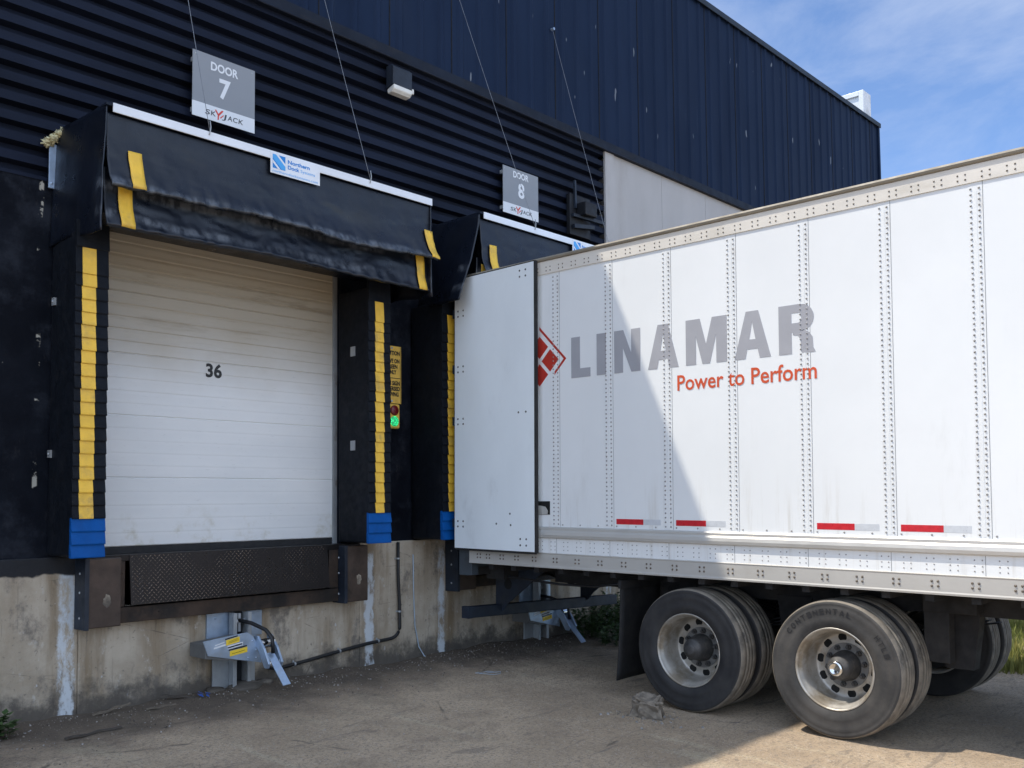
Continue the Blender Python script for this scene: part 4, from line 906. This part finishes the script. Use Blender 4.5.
# wheels
def wheel(yc, xo, side, dusty, cap, deep, word=None):
    """side = -1: outer face looks to -X; xo = x of the outer face"""
    s = side; C0 = (xo, yc, .511)
    e = bpy.data.objects.new('wheel', None); COL.objects.link(e); e.parent = tr
    e.location = Vector(C0)-Vector(TO); e.rotation_euler = (0, 0, 0 if s < 0 else math.pi)
    def wp(mb_, name, mats, parent=None, **k_):
        return mb_.build(name, mats, parent or e, (0, 0, 0), **k_)
    pr = [(.045, .286), (.022, .300), (.010, .318), (.004, .345), (.000, .372), (.0015, .376), (.0005, .400), (.003, .424), (.0015, .430), (.006, .455), (.011, .474), (.009, .478), (.018, .494), (.030, .5035)]
    mis = [0]*(len(pr)-1)
    tread = [(.052, .506), (.084, .5085), (.087, .5025), (.093, .5025), (.096, .509), (.130, .511), (.133, .5045), (.140, .5045), (.144, .511), (.178, .509), (.181, .5025), (.187, .5025), (.190, .5085), (.222, .506)]
    full = pr+tread+[(.274-x_, r_) for x_, r_ in pr[::-1]]
    mis = [0]*(len(pr)-2)+[1]*(len(tread)+2)+[0]*(len(pr)-2)
    mis = (mis+[0]*99)[:len(full)-1]
    mb = MB(); mb.lathe(full, n=96, mis=mis)
    ty = wp(mb, 'tyre', ['tyre_dusty' if dusty else 'tyre_dark', 'tread_dusty'])
    if word:
        mb = MB(); rr = .405; n = len(word); span = R(78)
        for i, ch in enumerate(word):
            a = R(108)+span/2-span*(i+.5)/n
            # seen from -X: right is -y, so angle a measured from the -y axis
            ux = Vector((0, -math.sin(a), -math.cos(a))); uy = Vector((0, -math.cos(a), math.sin(a)))
            text(mb, ch, (.036, .042), Vector((.0005, 0, 0))+uy*rr, ux, uy, .0022, .02)
        wp(mb, 'tyre_lettering', 'tyre_letter')
        mb = MB(); n = 4
        for i, ch in enumerate('HTL1'):
            a = R(38)-R(6.2)*i
            ux = Vector((0, -math.sin(a), -math.cos(a))); uy = Vector((0, -math.cos(a), math.sin(a)))
            text(mb, ch, (.03, .042), Vector((.0005, 0, 0))+uy*rr, ux, uy, .0022, .02)
        wp(mb, 'tyre_code', 'tyre_letter')
    lip = [(.052, .288), (.030, .2935), (.020, .3045), (.014, .3045), (.0125, .299), (.016, .293), (.030, .2865), (.040, .2835), (.052, .2735), (.075, .2665), (.092, .262)]+([(.15, .2605), (.20, .259)] if deep else [])
    dd = .245 if deep else .10
    disc = [(dd-.032, .2545), (dd-.012, .248), (dd, .240), (dd+.003, .225), (dd+.003, .195), (dd-.002, .182), (dd-.004, .172), (dd-.004, .05), (dd-.004, .0)]
    mb = MB(); mb.lathe(lip+disc, n=72)
    back = [(.052, .2885), (.10, .270), (.2, .262), (.26, .29), (.262, .304), (.256, .304)]
    mb.lathe(back, n=48)
    if deep:
        for i in range(10):
            a = 2*math.pi*i/10+.16; p = Vector((dd+.0015, .211*math.cos(a), .211*math.sin(a))); mb.cyl(p-Vector((.001, 0, 0)), p+Vector((.006, 0, 0)), .033, 20, 1)  # black discs painted in place of open, dark hand holes
            a += math.pi/10; p = Vector((dd-.003, .1425*math.cos(a), .1425*math.sin(a)))
            mb.cyl(p, p-Vector((.030, 0, 0)), .0215, 6, 2, smooth=False); mb.cyl(p-Vector((.030, 0, 0)), p-Vector((.050, 0, 0)), .012, 8, 2)
        mb.cyl((dd-.003, 0, 0), (dd-.010, 0, 0), .170, 48, 3)
    rm = wp(mb, 'rim', ['rim', 'hole', 'hub', 'rim_dark'])
    if deep:
        mb = MB(); mb.lathe([(dd, .116), (dd-.05, .112), (dd-.075, .098), (dd-.15, .088), (dd-.17, .080), (dd-.175, .062), (dd-.187, .060), (dd-.19, .0)], n=32)
        wp(mb, 'hub', 'hub')
        mb = MB()
        if cap:
            mb.lathe([(dd-.175, .056), (dd-.205, .055), (dd-.215, .048), (dd-.217, .036), (dd-.214, .034), (dd-.214, .0)], n=32); wp(mb, 'hub_cap', 'chrome')
        else:
            mb.lathe([(dd-.175, .050), (dd-.20, .048), (dd-.205, .03), (dd-.205, .0)], n=24); wp(mb, 'hub_cap', 'hub')
    return e
wheel(WR, -.018, -1, False, False, True)
wheel(WF, -.018, -1, True, True, True, 'CONTINENTAL')
wheel(WR, .315, -1, False, False, False); wheel(WF, .315, -1, False, False, False)
for yc in (WR, WF):
    wheel(yc, TW-.012, 1, False, False, True); wheel(yc, TW-.345, 1, False, False, False)
# mud flaps and their bracket
for a, b in ((.02, .63), (TW-.63, TW-.02)):
    mb = MB(); mb.grid(lambda u, t, a=a, b=b: Vector((a+(b-a)*u, -2.64+.015*math.sin(u*3)+.05*t*t, 1.0-.84*t)), 8, 12); fl = tp(mb, 'mud_flap', 'chassis', solid=.01)
    mb = MB(); mb.box(a, b, -2.62, -2.655, .97, 1.04); tp(mb, 'flap_hanger', 'chassis', fl)
mb = MB(); mb.tube([(.1, -1.2, .99), (.3, -1.7, .93), (.35, -2.1, .93), (.3, -2.5, .99)], .012, 8); mb.tube([(1.0, -.75, 1.0), (.9, -1.4, .86), (.8, -2.3, .95)], .014, 8); tp(mb, 'air_hose', 'cable')
mb = MB(); mb.prism([(-2.60, 1.02), (-2.60, 1.09), (-3.3, 1.09)], 'x', .03, .05)  if False else None

# ------------------------------------------------------------------ roof vent near the building corner
loc = (12.55, 1.2, ROOF)
rv = thing('roof_vent', loc, 'white sheet metal vent box standing on the roof corner', 'roof vent')
mb = MB(); mb.box(12.40, 12.74, .10, 2.6, ROOF-.1, 10.27); mb.build('casing', 'unit_white', rv, loc, bevel=.01)
mb = MB(); x_ = 12.399
for a in ((.10, .20, ROOF, 10.272), (.2, 2.6, 10.17, 10.272)): mb.box(x_-.04, x_, a[0], a[1], a[2], a[3])
mb.build('frame', 'unit_white', rv, loc, bevel=.006)

# ------------------------------------------------------------------ loose things on the ground
def rock_mesh(seed, sx, sy_, sz):
    mb = MB()
    def fn(u, t):
        a, b = u*2*math.pi, t*math.pi; d = Vector((math.sin(b)*math.cos(a), math.sin(b)*math.sin(a), math.cos(b)))
        q = Vector((abs(d.x)**.45*math.copysign(1, d.x), abs(d.y)**.45*math.copysign(1, d.y), abs(d.z)**.45*math.copysign(1, d.z)))
        k_ = 1+.36*fb(d.x+seed, d.y, d.z, 2.4, 5)
        return Vector((q.x*sx*k_, q.y*sy_*k_, q.z*sz*k_))
    mb.grid(fn, 22, 14, 0, False); return mb
mb = rock_mesh(3, .10, .115, .088)
o = mb.build('rubble_block', 'stone', None, (0, 0, 0)); o.location = (-.40, -3.20, .075+gz(-.40, -3.20)); o.rotation_euler = (.1, -.15, .55)
tag(o, 'broken chunk of grey concrete lying in front of the rear trailer wheel', 'rubble')
def stick(p, ang, ln, wd, th, mat, label, tilt=0.):
    mb = MB(); n = 8
    for i in range(n):
        pass
    def fn(i): t = i/n-.5; return Vector((ln*t, .012*math.sin(t*9), .004*math.sin(t*14)))
    for i in range(n):
        a, b = fn(i), fn(i+1); k1 = wd*(.8+.3*random.random()); mb.bar(a, b+Vector((.003, 0, 0)), k1, th)
    o = mb.build('wood_scrap', mat, None, (0, 0, 0)); o.location = (p[0], p[1], gz(p[0], p[1])+th*.55+abs(math.sin(tilt))*ln*.35); o.rotation_euler = (0, tilt, ang)
    tag(o, label, 'wood scrap')
stick((-3.42, -.17), .05, .30, .018, .014, 'wood', 'pale splintered wood strip leaning at the wall foot left of door 36', -.14)
stick((-3.05, -.26), .02, .24, .024, .012, 'wood', 'short flat wood scrap lying at the wall foot below the leveler')
stick((-2.85, -.16), -.35, .28, .035, .014, 'wood_dark', 'dark rotting board end against the wall below the leveler', .13)
stick((-3.75, -.62), .12, .42, .03, .014, 'wood_dark', 'long thin dark stick on the dirt in front of the wall at left')
mb = MB()
for i in range(5):
    a = random.uniform(0, 3); mb.obox((.04*math.cos(i*2.), .03*math.sin(i*2.), .012+.006*i), (.018*math.cos(a), .018*math.sin(a), .006), (-.011*math.sin(a), .011*math.cos(a), .004), (0, 0, .0015))
o = mb.build('plastic_scrap', 'plastic_blue', None, (0, 0, 0)); o.location = (-2.68, -.26, gz(-2.68, -.26)); tag(o, 'small crumpled bright blue plastic scrap on the dirt by the wall', 'litter')
mb = MB(); mb.tube([(.07*math.cos(i*.9)*(1+.2*i/3), .09*math.sin(i*.8), .008+.006*math.sin(i*2.)) for i in range(11)], .0028, 5)
o = mb.build('string_scrap', 'string', None, (0, 0, 0)); o.location = (-.09, -1.1, gz(-.09, -1.1)); tag(o, 'tangled pale blue string lying on the dirt beneath the trailer rear', 'litter')
mb = MB()
def puff(c, r_, seed):
    def fn(u, t):
        a, b = u*2*math.pi, t*math.pi; k_ = 1+.3*fb(a+seed, b, seed, 1.4, 3); return Vector((c[0]+r_*k_*math.sin(b)*math.cos(a), c[1]+r_*k_*math.sin(b)*math.sin(a), c[2]+.35*r_*math.cos(b)))
    mb.grid(fn, 14, 8)
puff((-2.47, -.08, gz(-2.47, -.08)), .09, 1); puff((-1.98, -.09, gz(-1.98, -.09)), .08, 2); puff((-2.2, -.10, gz(-2.2, -.10)), .16, 5)
tag(mb.build('mortar_spill', 'concrete', None, (0, 0, 0)), 'grey grout spilled on the dirt around the foot of the near restraint', 'grout')
# pebbles and crumbs: nobody could count them
mb = MB()
def crumb(x, y, r_):
    z = gz(x, y); h = r_*random.uniform(.4, .8); a0 = random.uniform(0, 6)
    v = [(x+r_*math.cos(a0+i*1.257)*random.uniform(.6, 1), y+r_*math.sin(a0+i*1.257)*random.uniform(.6, 1), z-.004) for i in range(5)]
    v += [(a*.5+x*.5, b*.5+y*.5, z+h*random.uniform(.7, 1.1)) for a, b, c in v]
    mi = random.choice((0, 0, 1, 1, 2)) if y > -1.3 else random.choice((0, 1, 1))
    mb.add(v, [(i, (i+1) % 5, 5+(i+1) % 5, 5+i) for i in range(5)]+[(5, 6, 7, 8, 9)], mi)
for i in range(4200):
    x = random.uniform(-6.5, 3.5); near_ = random.random() < .82; y = -abs(random.gauss(0, 1))*.5-.03 if near_ else random.uniform(-6.5, -.1)
    crumb(x, y, random.choice((.003, .004, .005, .006, .008, .012 if near_ else .005)))
for i in range(90):
    a_ = random.uniform(0, 6.28); r2_ = abs(random.gauss(0, .14))+.07; crumb(-.42+r2_*math.cos(a_), -3.2+r2_*math.sin(a_), random.choice((.006, .009, .013, .02)))
tag(mb.build('gravel', ['stone', 'pebble', 'wood_dark']), 'loose pebbles and crumbs of debris scattered over the dirt lot', 'gravel', kind='stuff')

# ------------------------------------------------------------------ plants
def blades(mb, x, y, z, n, h, spread, wd=.006, lean=.5):
    for i in range(n):
        a = random.uniform(0, 2*math.pi); r_ = spread*math.sqrt(random.random()); px, py = x+r_*math.cos(a), y+r_*math.sin(a)
        hh = h*random.uniform(.5, 1.1); b = random.uniform(0, 2*math.pi); l_ = lean*hh*random.random(); c = random.uniform(0, math.pi); w_ = wd*random.uniform(.7, 1.2)
        dx, dy = math.cos(c)*w_, math.sin(c)*w_
        mb.add([(px-dx, py-dy, z-.01), (px+dx, py+dy, z-.01), (px+dx*.6+l_*.4*math.cos(b), py+dy*.6+l_*.4*math.sin(b), z+hh*.6), (px-dx*.6+l_*.4*math.cos(b), py-dy*.6+l_*.4*math.sin(b), z+hh*.6), (px+l_*math.cos(b), py+l_*math.sin(b), z+hh)], [(0, 1, 2, 3), (3, 2, 4)])
mb = MB()
for i in range(5200):
    x = 3.7+11*random.random()**1.8; y = random.uniform(-12, -.5) if i % 2 else random.uniform(-7, -2.5)
    if x < 3.95+.2*math.sin(y*3)+.12*fb(x, y, 0, 2, 3): continue
    blades(mb, x, y, gz(x, y), 10, random.uniform(.07, .20), .15, .009)
tag(mb.build('grass', 'grass'), 'sunlit grass growing beyond the far side of the trailer', 'grass', kind='stuff')
def weed(x, y, n, h, sp, label):
    z = gz(x, y); loc = (x, y, z); r = thing('weed', loc, label, 'weed')
    mb = MB(); lv = MB()
    for i in range(n):
        a = random.uniform(0, 6.28); d = sp*random.random(); hh = h*random.uniform(.5, 1); l_ = random.uniform(.1, .5)*hh; ox, oy = x+d*math.cos(a), y+d*math.sin(a)
        pts = [Vector((x, y, z-.02))]+[Vector((ox+l_*math.cos(a)*t*t, oy+l_*math.sin(a)*t*t, z+hh*t)) for t in (0, .35, .7, 1)]
        mb.tube(pts, [.004, .004, .0035, .003, .0015], 5)
        for j in range(26):
            t = random.uniform(.1, 1); p = Vector((ox+l_*math.cos(a)*t*t, oy+l_*math.sin(a)*t*t, z+hh*t)); b = random.uniform(0, 6.28); ll = random.uniform(.04, .09)
            d1 = Vector((math.cos(b), math.sin(b), random.uniform(-.2, .6))).normalized(); d2 = d1.cross(Vector((0, 0, 1))).normalized()*ll*.28
            lv.add([p, p+d1*ll*.5+d2*1.3, p+d1*ll, p+d1*ll*.5-d2*1.3], [(0, 1, 2, 3)])
    mb.build('stem', 'weed', r, loc); lv.build('leaves', 'weed', r, loc)
weed(-4.31, -.28, 9, .17, .10, 'small green weed growing at the foot of the wall in the left corner')
weed(-4.86, -1.05, 10, .12, .16, 'low green weed on the dirt at the lower left edge')
weed(2.55, -.25, 26, .42, .35, 'leafy weed clump growing under the trailer beside the far restraint')
weed(3.15, -.20, 34, .50, .40, 'taller leafy weed clump against the foundation beyond the trailer')
weed(2.35, -.75, 22, .22, .40, 'low spread of weeds on the dirt under the trailer')
def shrub(x, y, h, w_, n, label):
    loc = (x, y, gz(x, y)-.02); r = thing('shrub', loc, label, 'shrub', 'green shrubs far beyond the trailer')
    mb = MB(); lv = MB()
    cl = []
    for i in range(14):
        a = random.uniform(0, 6.28); rr = w_*random.uniform(.1, .8); zz = h*random.uniform(.3, .9); c = Vector((x+rr*math.cos(a), y+rr*math.sin(a), loc[2]+zz)); cl.append(c)
        mb.tube([(x, y, loc[2]), (x+rr*.3*math.cos(a), y+rr*.3*math.sin(a), loc[2]+zz*.5), c], [.05, .035, .012], 6)
    for i in range(n):
        c = random.choice(cl); d = Vector((random.gauss(0, 1), random.gauss(0, 1), random.gauss(0, .8)))*.22*w_; p = c+d
        u = Vector((random.gauss(0, 1), random.gauss(0, 1), random.gauss(0, 1))).normalized(); v_ = u.cross(Vector((.3, .5, .8))).normalized(); s_ = random.uniform(.06, .13)
        lv.add([p-u*s_, p+v_*s_*.5, p+u*s_, p-v_*s_*.5], [(0, 1, 2, 3)])
    mb.build('stem', 'bark', r, loc); lv.build('foliage', 'shrub', r, loc)
shrub(19.5, -1.2, 3.0, 1.6, 2600, 'leafy green shrub beyond the right end of the warehouse')
shrub(22.5, -4.2, 3.4, 1.8, 2600, 'dense green shrub on the far grass in line with the trailer nose')
shrub(24.0, 2.0, 3.8, 1.9, 2600, 'tall dark shrub standing far behind the warehouse corner')
